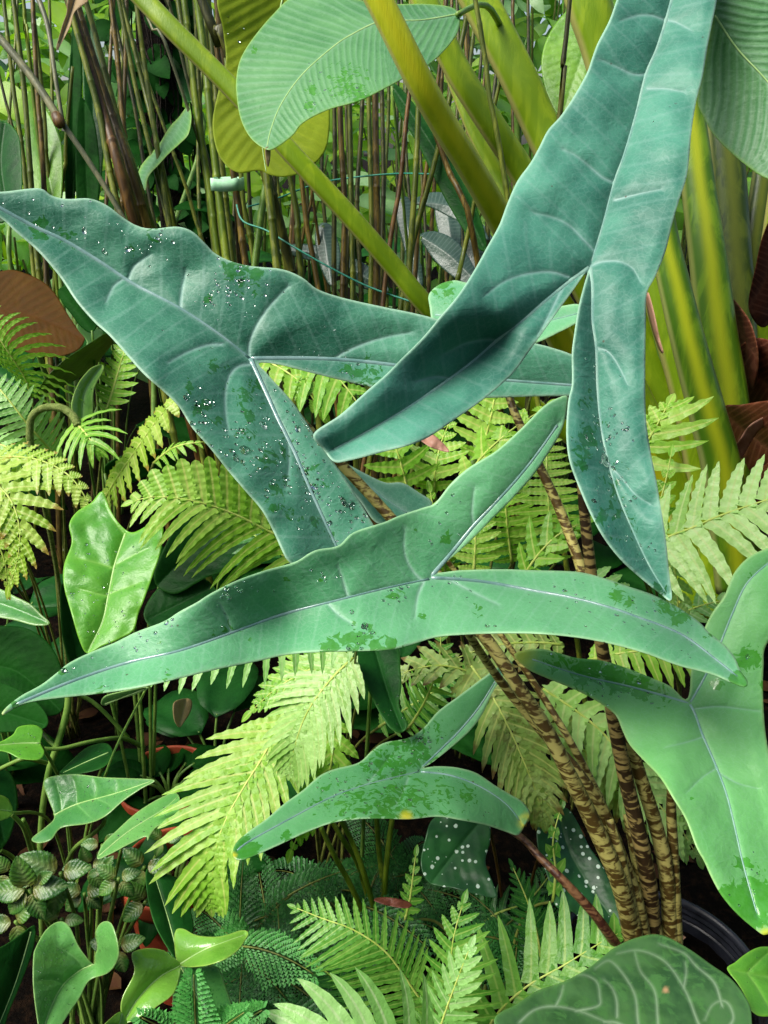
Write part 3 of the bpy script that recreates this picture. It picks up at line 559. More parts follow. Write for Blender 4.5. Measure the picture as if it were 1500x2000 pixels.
# ================================================================ canes
def cane(parent, top, bot, r, mat, bow=0., name='cane'):
    """pixel+depth of an upper and a lower point; the cane runs on up out of the picture and down to the ground"""
    a = P(*top); b = P(*bot); d = a-b; p_up = a+d*max(.3, min(1.2, (2.6-a[2])/max(.05, d[2]))) if d[2] > 0 else a
    k = b[2]/max(.05, d[2]); p_dn = b-d*k; p_dn[2] = -.02
    if np.linalg.norm(p_dn[:2]-b[:2]) > .5: p_dn = np.array([b[0]+(p_dn[0]-b[0])*.5, b[1]+.1, -.02])
    mid_ = (a+b)/2+np.array([bow, 0, 0]); c = cr([p_dn, b, mid_, a, p_up], 5); rad = np.linspace(r*1.12, r*.8, len(c))*(top[2]+bot[2])/2/F
    Lc = np.concatenate([[0], np.cumsum(np.linalg.norm(np.diff(c, axis=0), axis=1))]); sp_n = random.uniform(.2, .34); nodes = np.arange(random.uniform(.05, .2), Lc[-1]-.03, sp_n)
    ss = np.unique(np.concatenate([np.arange(0, Lc[-1], .07), [Lc[-1]]]+[nodes+o_ for o_ in (-.009, -.003, 0, .004, .012)])); ss = ss[(ss >= 0) & (ss <= Lc[-1])]
    c2 = np.stack([np.interp(ss, Lc, c[:, k]) for k in range(3)], 1); r2 = np.interp(ss, Lc, rad)
    for nd in nodes: r2 = r2*(1+.15*np.exp(-((ss-nd)/.005)**2))
    c2 = c2+np.stack([.0035*np.sin(ss*7+top[0]), .003*np.cos(ss*5), 0*ss], 1)
    v, f, u = tube_geo(c2, r2, 7, jit=.03); return obj(name, v, f, mat, parent, uvm=u, mask=np.zeros((len(v), 4)))
O, B, Gc, D, Gy, Rb = M_canes
CL = [('cane_clump', 'sparse thin olive canes at the far left edge', (25, 0), [
        ((10, 0), (50, 370), 4.5, O, 2.7), ((28, 0), (62, 370), 5.5, O, 2.6), ((67, 0), (84, 370), 5, B, 2.5), ((0, 145), (55, 380), 3, D, 2.9), ((95, 0), (105, 400), 3.5, O, 3.), ((85, 230), (100, 400), 4.5, O, 2.8), ((128, 280), (118, 400), 4, O, 2.8), ((45, 0), (60, 130), 4, Gc, 2.65)]),
      ('cane_clump', 'leaning bundle of brown and olive canes left of the dark trunk', (250, 0), [
        ((135, 0), (262, 430), 10, Rb, 2.3), ((150, 0), (285, 440), 8, B, 2.34), ((140, 30), (238, 430), 6.5, O, 2.28), ((165, 0), (300, 450), 6, O, 2.4), ((152, 60), (270, 440), 9, B, 2.36),
        ((215, 0), (250, 320), 5.5, B, 2.7), ((246, 0), (240, 330), 4.5, B, 2.75), ((232, 0), (325, 430), 5, O, 2.5), ((264, 0), (330, 440), 5, O, 2.45), ((248, 40), (318, 330), 5, O, 2.6), ((222, 30), (300, 420), 4, D, 2.8), ((330, 280), (400, 480), 4, O, 2.7), ((275, 0), (350, 160), 3, Gy, 2.4), ((320, 0), (345, 60), 3, Gy, 2.4)]),
      ('cane_clump', 'upright canes held together by the pale green strap', (430, 0), [
        ((350, 0), (408, 400), 6, O, 2.5), ((362, 0), (425, 490), 7, Gc, 2.45), ((378, 0), (418, 500), 5, O, 2.55), ((386, 0), (445, 510), 8, Gc, 2.4), ((400, 0), (432, 500), 6, O, 2.52), ((410, 60), (455, 520), 7, O, 2.45), ((425, 0), (470, 520), 6, B, 2.48),
        ((455, 330), (482, 520), 7, B, 2.35), ((472, 340), (496, 520), 5.5, O, 2.42), ((484, 300), (492, 520), 4, D, 2.7), ((395, 0), (470, 170), 11, D, 2.2)]),
      ('cane_clump', 'thick olive canes under the tip of the paddle leaf', (520, 0), [
        ((470, 0), (540, 525), 8.5, O, 2.15), ((520, 0), (530, 250), 4, D, 2.6), ((558, 310), (588, 540), 6.5, O, 2.2), ((587, 330), (622, 560), 5.5, B, 2.4), ((600, 230), (603, 420), 3, D, 2.8), ((626, 225), (640, 500), 4, D, 2.7), ((615, 300), (583, 500), 3, B, 2.6), ((574, 360), (570, 540), 4.5, Rb, 2.8), ((545, 400), (560, 540), 4, O, 2.9), ((593, 240), (612, 380), 3, B, 2.6)]),
      ('cane_clump', 'close row of dark upright canes between paddle leaf and yellow stalks', (690, 0), [
        ((651, 215), (655, 590), 5, D, 2.5), ((666, 205), (668, 600), 6.5, B, 2.35), ((684, 200), (690, 610), 5.5, O, 2.4), ((678, 210), (674, 600), 4, D, 2.6), ((706, 195), (705, 600), 5, D, 2.7), ((722, 190), (724, 600), 5.5, O, 2.5), ((735, 180), (733, 600), 7.5, B, 2.45), ((746, 190), (745, 600), 5, D, 2.6), ((757, 200), (756, 600), 4, O, 2.7),
        ((800, 165), (752, 560), 5, Rb, 2.1), ((815, 230), (796, 600), 6.5, O, 2.2), ((845, 330), (785, 600), 6, O, 2.25), ((808, 150), (935, 510), 6, B, 2.0), ((838, 300), (806, 600), 5, B, 2.3), ((930, 375), (888, 560), 5, O, 2.05), ((775, 200), (768, 600), 3.5, D, 2.8)]),
      ('cane_clump', 'few slim canes crossing between the thick yellow stalks', (960, 0), [
        ((940, 75), (992, 400), 5.5, O, 1.55), ((955, 0), (950, 400), 4, D, 2.6), ((905, 0), (925, 500), 4.5, B, 2.7), ((975, 60), (955, 420), 4.5, D, 2.5), ((1003, 30), (1000, 420), 4, B, 2.8), ((1110, 40), (1090, 230), 5.5, D, 1.7), ((1030, 0), (1045, 300), 3.5, D, 2.8), ((870, 0), (855, 260), 4, B, 2.8), ((918, 120), (880, 540), 4.5, O, 2.9)])]
for nm, lb, (bx, _), cs in CL:
    t = thing(nm, lb, 'canes', ground_below(P(bx, 600, 2.6)), 'clumps of slim canes')
    for (a, b, r, mt, d) in cs: cane(t, (*a, d), (*b, d+.05), r, mt, random.uniform(-.012, .012))
random.seed(77)
for q, (x0, x1, lb, n) in enumerate([(0, 300, 'background canes in shade behind the leaning bundle', 4), (350, 640, 'background canes in shade behind the strapped bundle', 4), (630, 960, 'background canes in shade behind the close dark row', 8)]):
    t = thing('cane_clump', lb, 'canes', ground_below(P((x0+x1)/2, 600, 3.2)), 'clumps of slim canes')
    for i in range(n):
        x = random.uniform(x0, x1); d = random.uniform(2.8, 3.7); k = random.uniform(-25, 30); cane(t, (x, 60, d), (x+k, 560, d), random.uniform(2.6, 4.6), random.choice([O, B, D, D, B, Gc]), random.uniform(-.03, .03))
# grey-green jointed cane
t = thing('jointed_cane', 'grey green cane with a swollen brown joint and side shoot, leaning at the left', 'cane', ground_below(P(300, 560, 2.0)))
c = cr([(-60, 10, 1.95), (0, 75, 1.95), (65, 155, 1.95), (116, 232, 1.95), (175, 318, 1.97), (240, 425, 2.), (330, 600, 2.05)], 5); pts = PA(c[:, :2], c[:, 2]); pts = np.vstack([pts, [pts[-1]+(0.12, .05, -.35), (pts[-1][0]+.2, pts[-1][1]+.08, -.02)]])
r = np.array([(7.5 if y < 235 else 5.2) for y in c[:, 1]]+[5.5, 6])*2/F; v, f, u = tube_geo(pts, r, 8); obj('stem', v, f, Gy, t, uvm=u, mask=np.zeros((len(v), 4)))
stem('side_shoot', [(55, -40, 1.97), (78, 5, 1.96), (95, 60, 1.95), (108, 150, 1.94), (122, 235, 1.95)], 5.5, 4, Gy, t)
v, f, u = tube_geo(cr([P(108, 222, 1.945), P(116, 238, 1.94), P(124, 246, 1.945)], 4), np.array([7, 9.5, 11, 11.5, 12, 11.5, 10.5, 9, 7])*1.95/F, 9); obj('joint', v, f, M_canes[5], t, uvm=u, mask=np.zeros((len(v), 4)))
# strap and wires
def strap():
    a = P(408, 361, 2.33); b = P(467, 361, 2.33); c_ = (a+b)/2+np.array([0, .06, 0]); rx = np.linalg.norm(b-a)/2; h = .0165; v = []; n = 28
    for k in range(n):
        an = 2*PI*k/n; x = rx*math.copysign(abs(math.cos(an))**.35, math.cos(an)); y = .06*math.copysign(abs(math.sin(an))**.35, math.sin(an))
        for s_, rr_ in ((-1, 1), (1, 1), (1, .96), (-1, .96)): v.append(c_+np.array([x*rr_, y*rr_, s_*h+.0015*math.sin(an*5)]))
    f = [(4*k+j, 4*((k+1) % n)+j, 4*((k+1) % n)+(j+1) % 4, 4*k+(j+1) % 4) for k in range(n) for j in range(4)]
    tag(obj('plastic_strap', v, f, M_tie), 'faded green plastic strap wrapped round a bundle of canes', 'strap')
strap()
for pts_, lb in (([(462, 400, 2.3), (475, 432, 2.28), (520, 450, 2.26), (570, 480, 2.22), (640, 520, 2.2), (720, 560, 2.18), (800, 588, 2.15), (850, 602, 2.1), (900, 640, 2.1)], 'thin green wire sagging from the strapped canes down to the right'),
                 ([(484, 404, 2.5), (540, 388, 2.55), (600, 365, 2.6), (650, 352, 2.5), (760, 340, 2.42), (840, 340, 2.3), (930, 345, 2.3)], 'green wire running level across the dark upright canes')):
    c = cr(pts_, 8); v, f, u = tube_geo(PA(c[:, :2], c[:, 2]), 1.9*2.2/F, 5); tag(obj('garden_wire', v, f, M_wire, uvm=u, mask=np.zeros((len(v), 4))), lb, 'wire', 'green garden wires')
# ================================================================ plant with thick petioles
fan0 = P(1330, 1000, 2.1); fan0[2] = 0
FP = thing('giant_stalk_plant', 'huge plant with thick yellow green stalks fanning from the red brown base at the right', 'plant', fan0)
SEC = [(math.cos(a), .72*math.sin(a)*(1-.12*math.cos(a*2)**2)) for a in np.linspace(PI, -PI, 20, endpoint=False)]
base = (1390, 1000, 2.1)
def petiole(pts, r0, r1, mat): return stem('thick_stalk', pts, r0, r1, mat, FP, prof=SEC, n=8)
petiole([(160, -130, 1.8), (282, 0, 1.8), (340, 60, 1.8), (455, 175, 1.82), (570, 300, 1.84), (690, 430, 1.88), (770, 522, 1.92), (845, 610, 1.96), (1000, 760, 2.1), (1180, 900, 2.2), (1330, 1020, 2.2), (1370, 1200, 2.2)], 20, 19, M_fan)
petiole([(640, -190, 1.22), (740, 0, 1.26), (815, 150, 1.31), (862, 235, 1.36), (912, 315, 1.42), (975, 425, 1.52), (1060, 590, 1.7), (1110, 690, 1.82), (1200, 830, 2.0), (1310, 980, 2.12), (1360, 1200, 2.15)], 28, 27, M_fany)
petiole([(880, 140, 1.9), (925, 250, 1.9), (965, 330, 1.9), (1010, 430, 1.9), (1080, 560, 1.95), (1250, 850, 2.1), (1350, 1200, 2.15)], 14, 22, M_fan)
petiole([(760, -150, 1.75), (828, 0, 1.75), (890, 130, 1.78), (935, 205, 1.8), (972, 262, 1.82), (1022, 340, 1.86), (1100, 480, 1.9), (1210, 700, 2.0), (1320, 950, 2.1), (1350, 1200, 2.15)], 26, 27, M_fan)
petiole([(860, -140, 1.95), (935, 0, 1.95), (1012, 150, 1.97), (1065, 265, 2.), (1130, 400, 2.02), (1230, 620, 2.1), (1340, 900, 2.15), (1380, 1200, 2.2)], 37, 36, M_fan)
petiole([(1110, -150, 1.9), (1148, 0, 1.92), (1185, 120, 1.95), (1235, 330, 2.), (1290, 560, 2.02), (1345, 760, 2.05), (1380, 960, 2.1), (1400, 1200, 2.15)], 46, 34, M_fan)
petiole([(1190, 100, 2.2), (1240, 400, 2.2), (1275, 640, 2.2), (1310, 800, 2.2), (1350, 960, 2.2), (1380, 1200, 2.2)], 34, 46, M_fand)
petiole([(1250, 150, 1.8), (1290, 430, 1.82), (1318, 560, 1.83), (1350, 690, 1.85), (1385, 820, 1.88), (1412, 930, 1.92), (1440, 1150, 2.0)], 26, 42, M_fans)
petiole([(1320, 60, 2.0), (1350, 250, 2.0), (1366, 380, 2.0), (1382, 500, 2.0), (1400, 650, 2.02), (1422, 810, 2.05), (1440, 1100, 2.1)], 27, 46, M_fans)
petiole([(1400, 120, 2.25), (1420, 320, 2.25), (1430, 470, 2.25), (1440, 620, 2.25), (1442, 760, 2.25), (1445, 1100, 2.25)], 34, 38, M_fand)
petiole([(1500, 250, 2.3), (1492, 340, 2.3), (1478, 430, 2.3), (1465, 520, 2.3), (1455, 700, 2.3), (1450, 1000, 2.3)], 22, 24, M_fand)
petiole([(1540, 200, 2.15), (1525, 350, 2.15), (1505, 500, 2.2), (1480, 700, 2.3), (1465, 1000, 2.3)], 20, 24, M_fan)
traced('leaf', [(1385, -60), (1395, 0), (1380, 100), (1362, 190), (1375, 230), (1395, 265), (1430, 300), (1460, 325), (1500, 350), (1600, 380), (1660, 250), (1650, 80), (1600, -60), (1480, -110)],
       [(1385, -20), (1400, 35), (1440, 95), (1500, 160), (1580, 260), (1620, 360)], [], [(1400, 0, 1.02), (1500, 350, 1.0), (1370, 200, 1.06), (1640, 100, .98)], M_paddle, FP, g=6, fold=.01, quilt=.0, phase=(22, 1.1, .12), ribamp=.0007, mid=M_midg, midr=(2, 1), wave=(.003, 200)) if False else None
lf = traced('leaf', [(1385, -60), (1395, 0), (1380, 100), (1362, 190), (1375, 230), (1395, 265), (1430, 300), (1460, 325), (1500, 350), (1600, 380), (1660, 250), (1650, 80), (1600, -60), (1480, -110)],
       [[(1370, -10), (1400, 35), (1440, 95), (1500, 160), (1580, 260), (1615, 360)]], [], [(1400, 0, 1.02), (1500, 350, 1.0), (1370, 200, 1.06), (1640, 100, .98)], M_paddle, FP, g=5, fold=-.012, quilt=.0, phase=(22, 1.1, .12), ribamp=.0007, mid=M_midg, midr=(2, 1), wave=(.003, 200))
stem('thin_stalk', [(1388, -20, 1.03), (1340, -40, 1.15), (1290, 60, 1.5), (1260, 300, 1.9), (1290, 700, 2.1), (1370, 1100, 2.15)], 5, 12, M_gstem, FP)
lf = traced('leaf', [(1058, 140), (1060, 100), (1075, 62), (1102, 26), (1150, -10), (1200, 60), (1190, 170), (1140, 220), (1095, 228), (1070, 190)], [[(1190, 20), (1140, 100), (1100, 222)]], [], [(1060, 100, 2.15), (1190, 100, 2.1), (1100, 220, 2.1)], M_mid3, FP, g=6, fold=.01, quilt=0, phase=(17, .8, .1), ribamp=.0015, label='backlit yellow green leaf behind the stalks')
for ol, mt, lb, dd in (([(1462, 600), (1476, 520), (1490, 460), (1510, 430), (1540, 500), (1520, 600), (1490, 640)], M_sheath, None, 2.1), ([(1424, 580), (1450, 605), (1470, 640), (1482, 700), (1470, 760), (1445, 700), (1432, 640)], M_sheath, None, 2.12),
                       ([(1408, 800), (1450, 790), (1520, 782), (1560, 800), (1540, 900), (1480, 960), (1430, 950), (1412, 880)], M_sheath, 'broad split red brown sheath', 2.0), ([(1435, 690), (1480, 660), (1530, 690), (1540, 800), (1470, 790), (1430, 770)], M_sheath, None, 2.14),
                       ([(1425, 908), (1432, 880), (1450, 850), (1465, 830), (1490, 815), (1520, 800), (1525, 815), (1490, 835), (1472, 855), (1455, 885), (1434, 915)], M_sheathp, 'pale peeling pink strip', 1.95),
                       ([(1262, 590), (1266, 570), (1278, 612), (1288, 660), (1296, 690), (1286, 680), (1270, 630)], M_sheathp, 'pink dry sheath edge', 1.78), ([(1400, 940), (1460, 930), (1540, 900), (1560, 1100), (1480, 1250), (1400, 1150)], M_sheath, None, 2.2)):
    x, y = ol[0]; mx = np.mean(ol, 0); traced('sheath', ol, [[ol[0], tuple(mx), ol[len(ol)//2]]] if mt is M_sheath else [], [], [(x, y, dd), (mx[0], mx[1], dd-.05), (mx[0], mx[1]+40, dd)], mt, FP, g=6, fold=.0, quilt=.012 if mt is M_sheath else 0, wave=(.012, 60), phase=(12, .3, 0) if mt is M_sheath else None, ribamp=.0008, label=lb)
# ================================================================ paddle leaf and yellow-green leaf
pp = P(880, 900, 2.0); pp[2] = 0; PL = thing('paddle_leaf_plant', 'plant with one broad ribbed grey green paddle leaf in front of the canes', 'plant', pp)
pad = [(462, 185), (462, 150), (470, 115), (492, 78), (530, 32), (575, -8), (640, -14), (700, 0), (760, 8), (830, 8), (880, 14), (897, 30), (893, 65), (862, 105), (830, 132), (795, 150), (750, 174), (700, 198), (640, 215), (592, 240), (572, 264), (540, 288), (520, 292), (490, 270), (470, 232)]
lf = traced('leaf', pad, [[(893, 28), (820, 40), (745, 42), (690, 66), (650, 92), (590, 146), (550, 202), (530, 250), (521, 288)]], [], [(462, 180, 1.44), (700, 0, 1.60), (890, 40, 1.66), (750, 170, 1.42), (525, 288, 1.36), (650, 92, 1.50)], M_paddle, PL, g=4, fold=-.01, fw=60, quilt=0, phase=(15, .75, .13), ribamp=.0013, mid=M_midg, midr=(2.4, 1), wave=(.006, 220),
            wet=[(675, 165, 45, .7), (700, 188, 35, .8), (610, 175, 14, 1), (605, 205, 14, 1), (498, 98, 8, 1), (620, 125, 6, 1)], drops=(M_water, [(660, 180, 60, 26, 3.2), (605, 205, 14, 8, 3), (730, 140, 30, 8, 2.5)]), edgew=2)
traced('dry_tip', [(519, 288), (527, 288), (528, 306), (524, 326), (520, 318), (518, 300)], [], [], [(520, 290, 1.36), (524, 326, 1.37)], M_straw, lf, g=4, fold=0, quilt=0, wave=(.001, 20))
stem('stalk', [(893, 28, 1.66), (960, 20, 1.85), (1010, 200, 2.2), (990, 600, 2.3), (900, 1000, 2.3)], 5, 9, M_gstem, PL)
yp = P(470, 700, 2.3); yp[2] = 0; YL = thing('yellow_leaf_plant', 'plant with a large yellow green leaf glowing behind the grey green paddle leaf', 'plant', yp)
yl = traced('leaf', [(430, -20), (436, 60), (441, 120), (426, 180), (415, 240), (424, 295), (444, 325), (470, 338), (505, 333), (530, 342), (560, 345), (600, 330), (640, 280), (640, 150), (610, 0), (540, -60)], [[(560, -40), (530, 100), (510, 240), (520, 338)]], [], [(430, 0, 1.98), (420, 240, 1.95), (600, 300, 1.98), (530, 120, 2.04)], M_yleaf, YL, g=6, fold=.0, quilt=0, phase=(26, 1., .1), ribamp=.0014, mid=M_midg, midr=(2, 1), wave=(.02, 160), drops=(M_water, [(460, 60, 30, 10, 2.5)]))
stem('stalk', [(560, -40, 1.98), (590, -90, 2.1), (560, 100, 2.4), (500, 500, 2.45), (470, 900, 2.45)], 5, 8, M_gstem, YL)
# pale twisted leaf left of trunk, upright dark strap leaves, dry leaf
tp = P(300, 500, 2.6); tp[2] = 0; TL = thing('twisted_leaf_plant', 'plant with a pale silvery twisted leaf in front of the dark trunk', 'plant', tp)
traced('leaf', [(368, 206), (374, 230), (368, 262), (352, 280), (330, 300), (310, 322), (290, 345), (284, 372), (272, 366), (268, 348), (275, 325), (295, 300), (312, 280), (330, 250), (350, 228)], [[(370, 208), (340, 262), (300, 312), (276, 366)]], [], [(370, 206, 2.5), (280, 370, 2.45), (350, 280, 2.42)], M_paddle, TL, g=4, fold=.02, quilt=0, wave=(.006, 60), phase=(9, .3, 0), ribamp=.0006)
stem('stalk', [(276, 366, 2.46), (290, 480, 2.55), (300, 700, 2.6), (300, 900, 2.6)], 4, 6, M_gstem, TL)
dp = P(150, 600, 2.9); dp[2] = 0; DS = thing('strap_leaf_plant', 'upright dark green strap leaves standing between the left canes', 'plant', dp)
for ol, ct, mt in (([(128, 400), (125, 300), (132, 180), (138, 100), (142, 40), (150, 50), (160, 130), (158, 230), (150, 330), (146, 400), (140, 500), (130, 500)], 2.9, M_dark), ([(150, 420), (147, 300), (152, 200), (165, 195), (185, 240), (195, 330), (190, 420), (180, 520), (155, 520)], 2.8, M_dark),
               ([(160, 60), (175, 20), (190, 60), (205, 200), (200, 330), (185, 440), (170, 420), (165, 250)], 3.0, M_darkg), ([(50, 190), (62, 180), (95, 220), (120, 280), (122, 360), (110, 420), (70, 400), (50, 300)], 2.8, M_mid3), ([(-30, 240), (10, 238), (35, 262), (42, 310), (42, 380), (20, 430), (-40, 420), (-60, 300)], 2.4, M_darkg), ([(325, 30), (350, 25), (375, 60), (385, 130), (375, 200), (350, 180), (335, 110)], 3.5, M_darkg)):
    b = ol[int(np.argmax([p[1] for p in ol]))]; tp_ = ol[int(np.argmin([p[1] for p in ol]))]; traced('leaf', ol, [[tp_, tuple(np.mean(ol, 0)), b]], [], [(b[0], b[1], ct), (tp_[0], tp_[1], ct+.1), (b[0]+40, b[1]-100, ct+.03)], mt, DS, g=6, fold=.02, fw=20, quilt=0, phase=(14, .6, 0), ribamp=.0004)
    stem('stalk', [(b[0], b[1]-4, ct), (b[0]+8, b[1]+120, ct), (150, 900, 2.9)], 4, 6, M_gstem, DS)
traced('dry_curled_leaf', [(150, -30), (172, 0), (160, 12), (145, 25), (138, 50), (128, 70), (118, 88), (113, 98), (110, 92), (116, 70), (122, 48), (130, 25), (132, 0)], [[(150, -20), (138, 25), (113, 95)]], [], [(150, 0, 2.2), (113, 95, 2.15)], M_straw, TL if False else DS, g=3, fold=.02, fw=8, quilt=0, wave=(.008, 30))
# brown leaf
bp = P(60, 800, 1.9); bp[2] = 0; BL = thing('brown_leaf_plant', 'plant with one big orange brown drooping leaf at the left edge', 'plant', bp)
traced('leaf', [(-60, 540), (0, 530), (30, 528), (75, 545), (105, 570), (130, 610), (150, 640), (166, 660), (150, 685), (105, 698), (60, 690), (20, 680), (-60, 680)], [[(-60, 600), (40, 610), (110, 635), (164, 662)]], [], [(-40, 540, 1.8), (160, 660, 1.72), (60, 690, 1.7)], M_brown, BL, g=5, fold=.01, quilt=0, phase=(17, .9, .1), ribamp=.001)
stem('stalk', [(-58, 600, 1.78), (-90, 640, 1.9), (-60, 900, 1.95), (0, 1200, 1.95)], 4, 6, M_gstem, BL)
op = P(120, 900, 1.7); op[2] = 0; OL = thing('olive_leaf_plant', 'plant with a folded olive green leaf below the orange brown leaf', 'plant', op)
traced('leaf', [(222, 655), (205, 652), (188, 662), (160, 680), (130, 700), (105, 722), (85, 745), (72, 772), (90, 768), (120, 755), (155, 738), (185, 715), (205, 690), (220, 670)], [[(222, 655), (150, 712), (74, 770)]], [], [(220, 655, 1.6), (75, 770, 1.5), (150, 700, 1.52)], M_olive, OL, g=4, fold=.015, quilt=0, wave=(.004, 50))
traced('leaf', [(160, 690), (200, 655), (190, 640), (158, 630), (150, 640), (170, 668)], [], [], [(160, 690, 1.62), (190, 640, 1.68)], M_lime2, OL, g=4, fold=0, quilt=0)
traced('leaf', [(182, 716), (200, 712), (202, 725), (184, 760), (182, 800), (178, 815), (150, 818), (140, 800), (141, 780), (152, 750), (168, 728)], [[(198, 714), (165, 765), (160, 815)]], [], [(198, 714, 1.5), (160, 815, 1.45)], M_apple, OL, g=4, fold=.01, fw=20, quilt=0, label='small upright lime green leaf')
traced('leaf', [(115, 565), (135, 560), (160, 590), (190, 625), (180, 650), (160, 640), (140, 615), (118, 585)], [[(120, 566), (180, 646)]], [], [(120, 566, 1.62), (180, 646, 1.6)], M_dark, OL, g=4, fold=.0, quilt=.004)
for a in ((222, 655, 1.6), (162, 815, 1.46), (190, 640, 1.68), (180, 646, 1.6)): stipe(OL, a, op+np.array([0, .05, 0]), M_gstem, (2.5, 4), .1, 'stalk')
# silvery palm-like leaves among canes
sp_ = P(840, 800, 2.7); sp_[2] = 0; SP = thing('silvery_palm', 'low plant with ribbed silvery leaves behind the dark canes, reflecting the sky', 'palm')if False else thing('silvery_palm', 'low plant with ribbed silvery leaves behind the dark canes, reflecting the sky', 'palm', sp_)
for ol, rb, d, mt in (([(770, 400), (785, 385), (800, 390), (812, 440), (822, 500), (825, 560), (805, 540), (785, 470)], [(785, 390), (820, 555)], 2.6, M_palm), ([(800, 395), (850, 375), (900, 390), (935, 430), (955, 470), (920, 445), (880, 425), (840, 405)], [(805, 396), (880, 405), (950, 465)], 2.6, M_palm),
                  ([(820, 460), (850, 452), (890, 470), (920, 510), (940, 560), (900, 550), (860, 520), (835, 490)], [(822, 462), (880, 500), (938, 558)], 2.5, M_palm), ([(850, 400), (880, 390), (900, 440), (895, 520), (870, 500), (855, 450)], [(870, 395), (890, 515)], 2.75, M_palm), ([(615, 460), (628, 436), (650, 445), (665, 500), (650, 560), (625, 520)], [(630, 440), (648, 555)], 2.7, M_palm),
                  ([(545, 490), (580, 476), (640, 485), (720, 520), (760, 570), (700, 560), (640, 520), (590, 505)], [(548, 490), (640, 500), (755, 568)], 2.8, M_palm), ([(620, 500), (640, 560), (650, 640), (600, 640), (590, 560)], [(620, 505), (625, 640)], 2.9, M_dark),
                  ([(765, 165), (790, 180), (850, 260), (900, 340), (940, 430), (950, 490), (920, 470), (870, 390), (820, 290), (780, 220)], [(766, 168), (860, 310), (948, 488)], 2.3, M_darkg), ([(920, 430), (960, 460), (990, 560), (940, 620), (900, 560), (905, 480)], [(925, 435), (945, 615)], 2.7, M_palm)):
    traced('leaf', ol, [rb], [], [(*rb[0], d), (*rb[-1], d-.08), (rb[0][0]+60, rb[0][1]+10, d-.02)], mt, SP, g=5, fold=-.02, fw=20, quilt=0, phase=(7, .1, 0), ribamp=.0003)
    stipe(SP, (*rb[0], d), sp_+np.array([0, .05, 0]), M_gstem, (3, 4), .15, 'stalk')
# ================================================================ the arrow-leaf plant
PC = P(1285, 1885, 1.17); RIM = PC[2]
AP = thing('arrow_leaf_plant', 'tall plant with large waxy blue green arrow shaped leaves on mottled brown stalks', 'plant', (PC[0], PC[1], RIM-.04))
A_out = [(1415, -220), (1412, -80), (1400, 0), (1392, 40), (1382, 90), (1372, 150), (1360, 197), (1350, 260), (1342, 340), (1325, 395), (1312, 440), (1300, 490), (1280, 540), (1263, 575), (1261, 640), (1260, 710), (1261, 810), (1270, 880), (1282, 940), (1292, 1000), (1300, 1050), (1306, 1110), (1312, 1172), (1290, 1160), (1255, 1132), (1215, 1096), (1180, 1052), (1150, 997), (1122, 930), (1110, 890), (1106, 840), (1110, 782), (1117, 750), (1117, 690), (1122, 650), (1130, 600), (1140, 560), (1148, 527), (1120, 566), (1090, 607), (1055, 656), (1030, 691), (1000, 731), (950, 775), (900, 811), (825, 860), (750, 882), (680, 900), (652, 902), (632, 878), (612, 848), (665, 810), (715, 765), (750, 735), (785, 700), (825, 660), (865, 612), (895, 576), (925, 530), (950, 485), (975, 440), (990, 400), (1010, 355), (1035, 320), (1052, 290), (1070, 255), (1095, 227), (1120, 190), (1145, 145), (1156, 115), (1167, 85), (1190, 40), (1208, -10), (1240, -90), (1310, -220), (1370, -290)]
A_ribs = [[(1370, -260), (1345, -130), (1312, 0), (1285, 90), (1262, 145), (1242, 225), (1220, 300), (1200, 355), (1180, 430), (1162, 490), (1152, 522)], [(1150, 524), (1110, 552), (1060, 592), (1020, 626), (970, 665), (920, 708), (850, 760), (780, 806), (700, 852), (650, 878)],
          [(1152, 524), (1157, 560), (1157, 625), (1164, 680), (1167, 760), (1175, 840), (1190, 910), (1210, 975), (1235, 1035), (1268, 1105), (1302, 1160)]]
A_veins = [[(1199, 357), (1175, 346), (1145, 320), (1120, 302), (1098, 292)], [(1160, 490), (1137, 466), (1112, 441), (1080, 425), (1043, 417)], [(1262, 146), (1235, 145), (1205, 131), (1175, 118)], [(1264, 174), (1300, 174), (1335, 180)], [(1203, 391), (1240, 381), (1290, 371)], [(1153, 521), (1175, 512), (1208, 511), (1235, 524), (1250, 550)],
           [(1111, 541), (1080, 532), (1050, 532), (1010, 540), (980, 553), (950, 575)], [(968, 665), (950, 663), (910, 670), (870, 690)], [(1100, 560), (1070, 620), (1050, 655)], [(1166, 680), (1185, 685), (1203, 706), (1225, 750)], [(1191, 910), (1215, 935), (1240, 965), (1270, 985)], [(1300, 40), (1320, 44), (1350, 60)], [(1300, 40), (1270, 30), (1240, 32), (1215, 40)], [(880, 740), (850, 735), (810, 745)]]
A_ctrl = [(1370, -270, 1.04), (1300, 0, .99), (1262, 145, .96), (1200, 355, .91), (1152, 522, .87), (1000, 640, .82), (640, 880, .74), (1165, 740, .83), (1300, 1165, .76), (960, 440, .885), (1342, 340, .90), (890, 600, .80), (970, 665, .835), (850, 760, .80), (750, 745, .765), (860, 830, .76)]
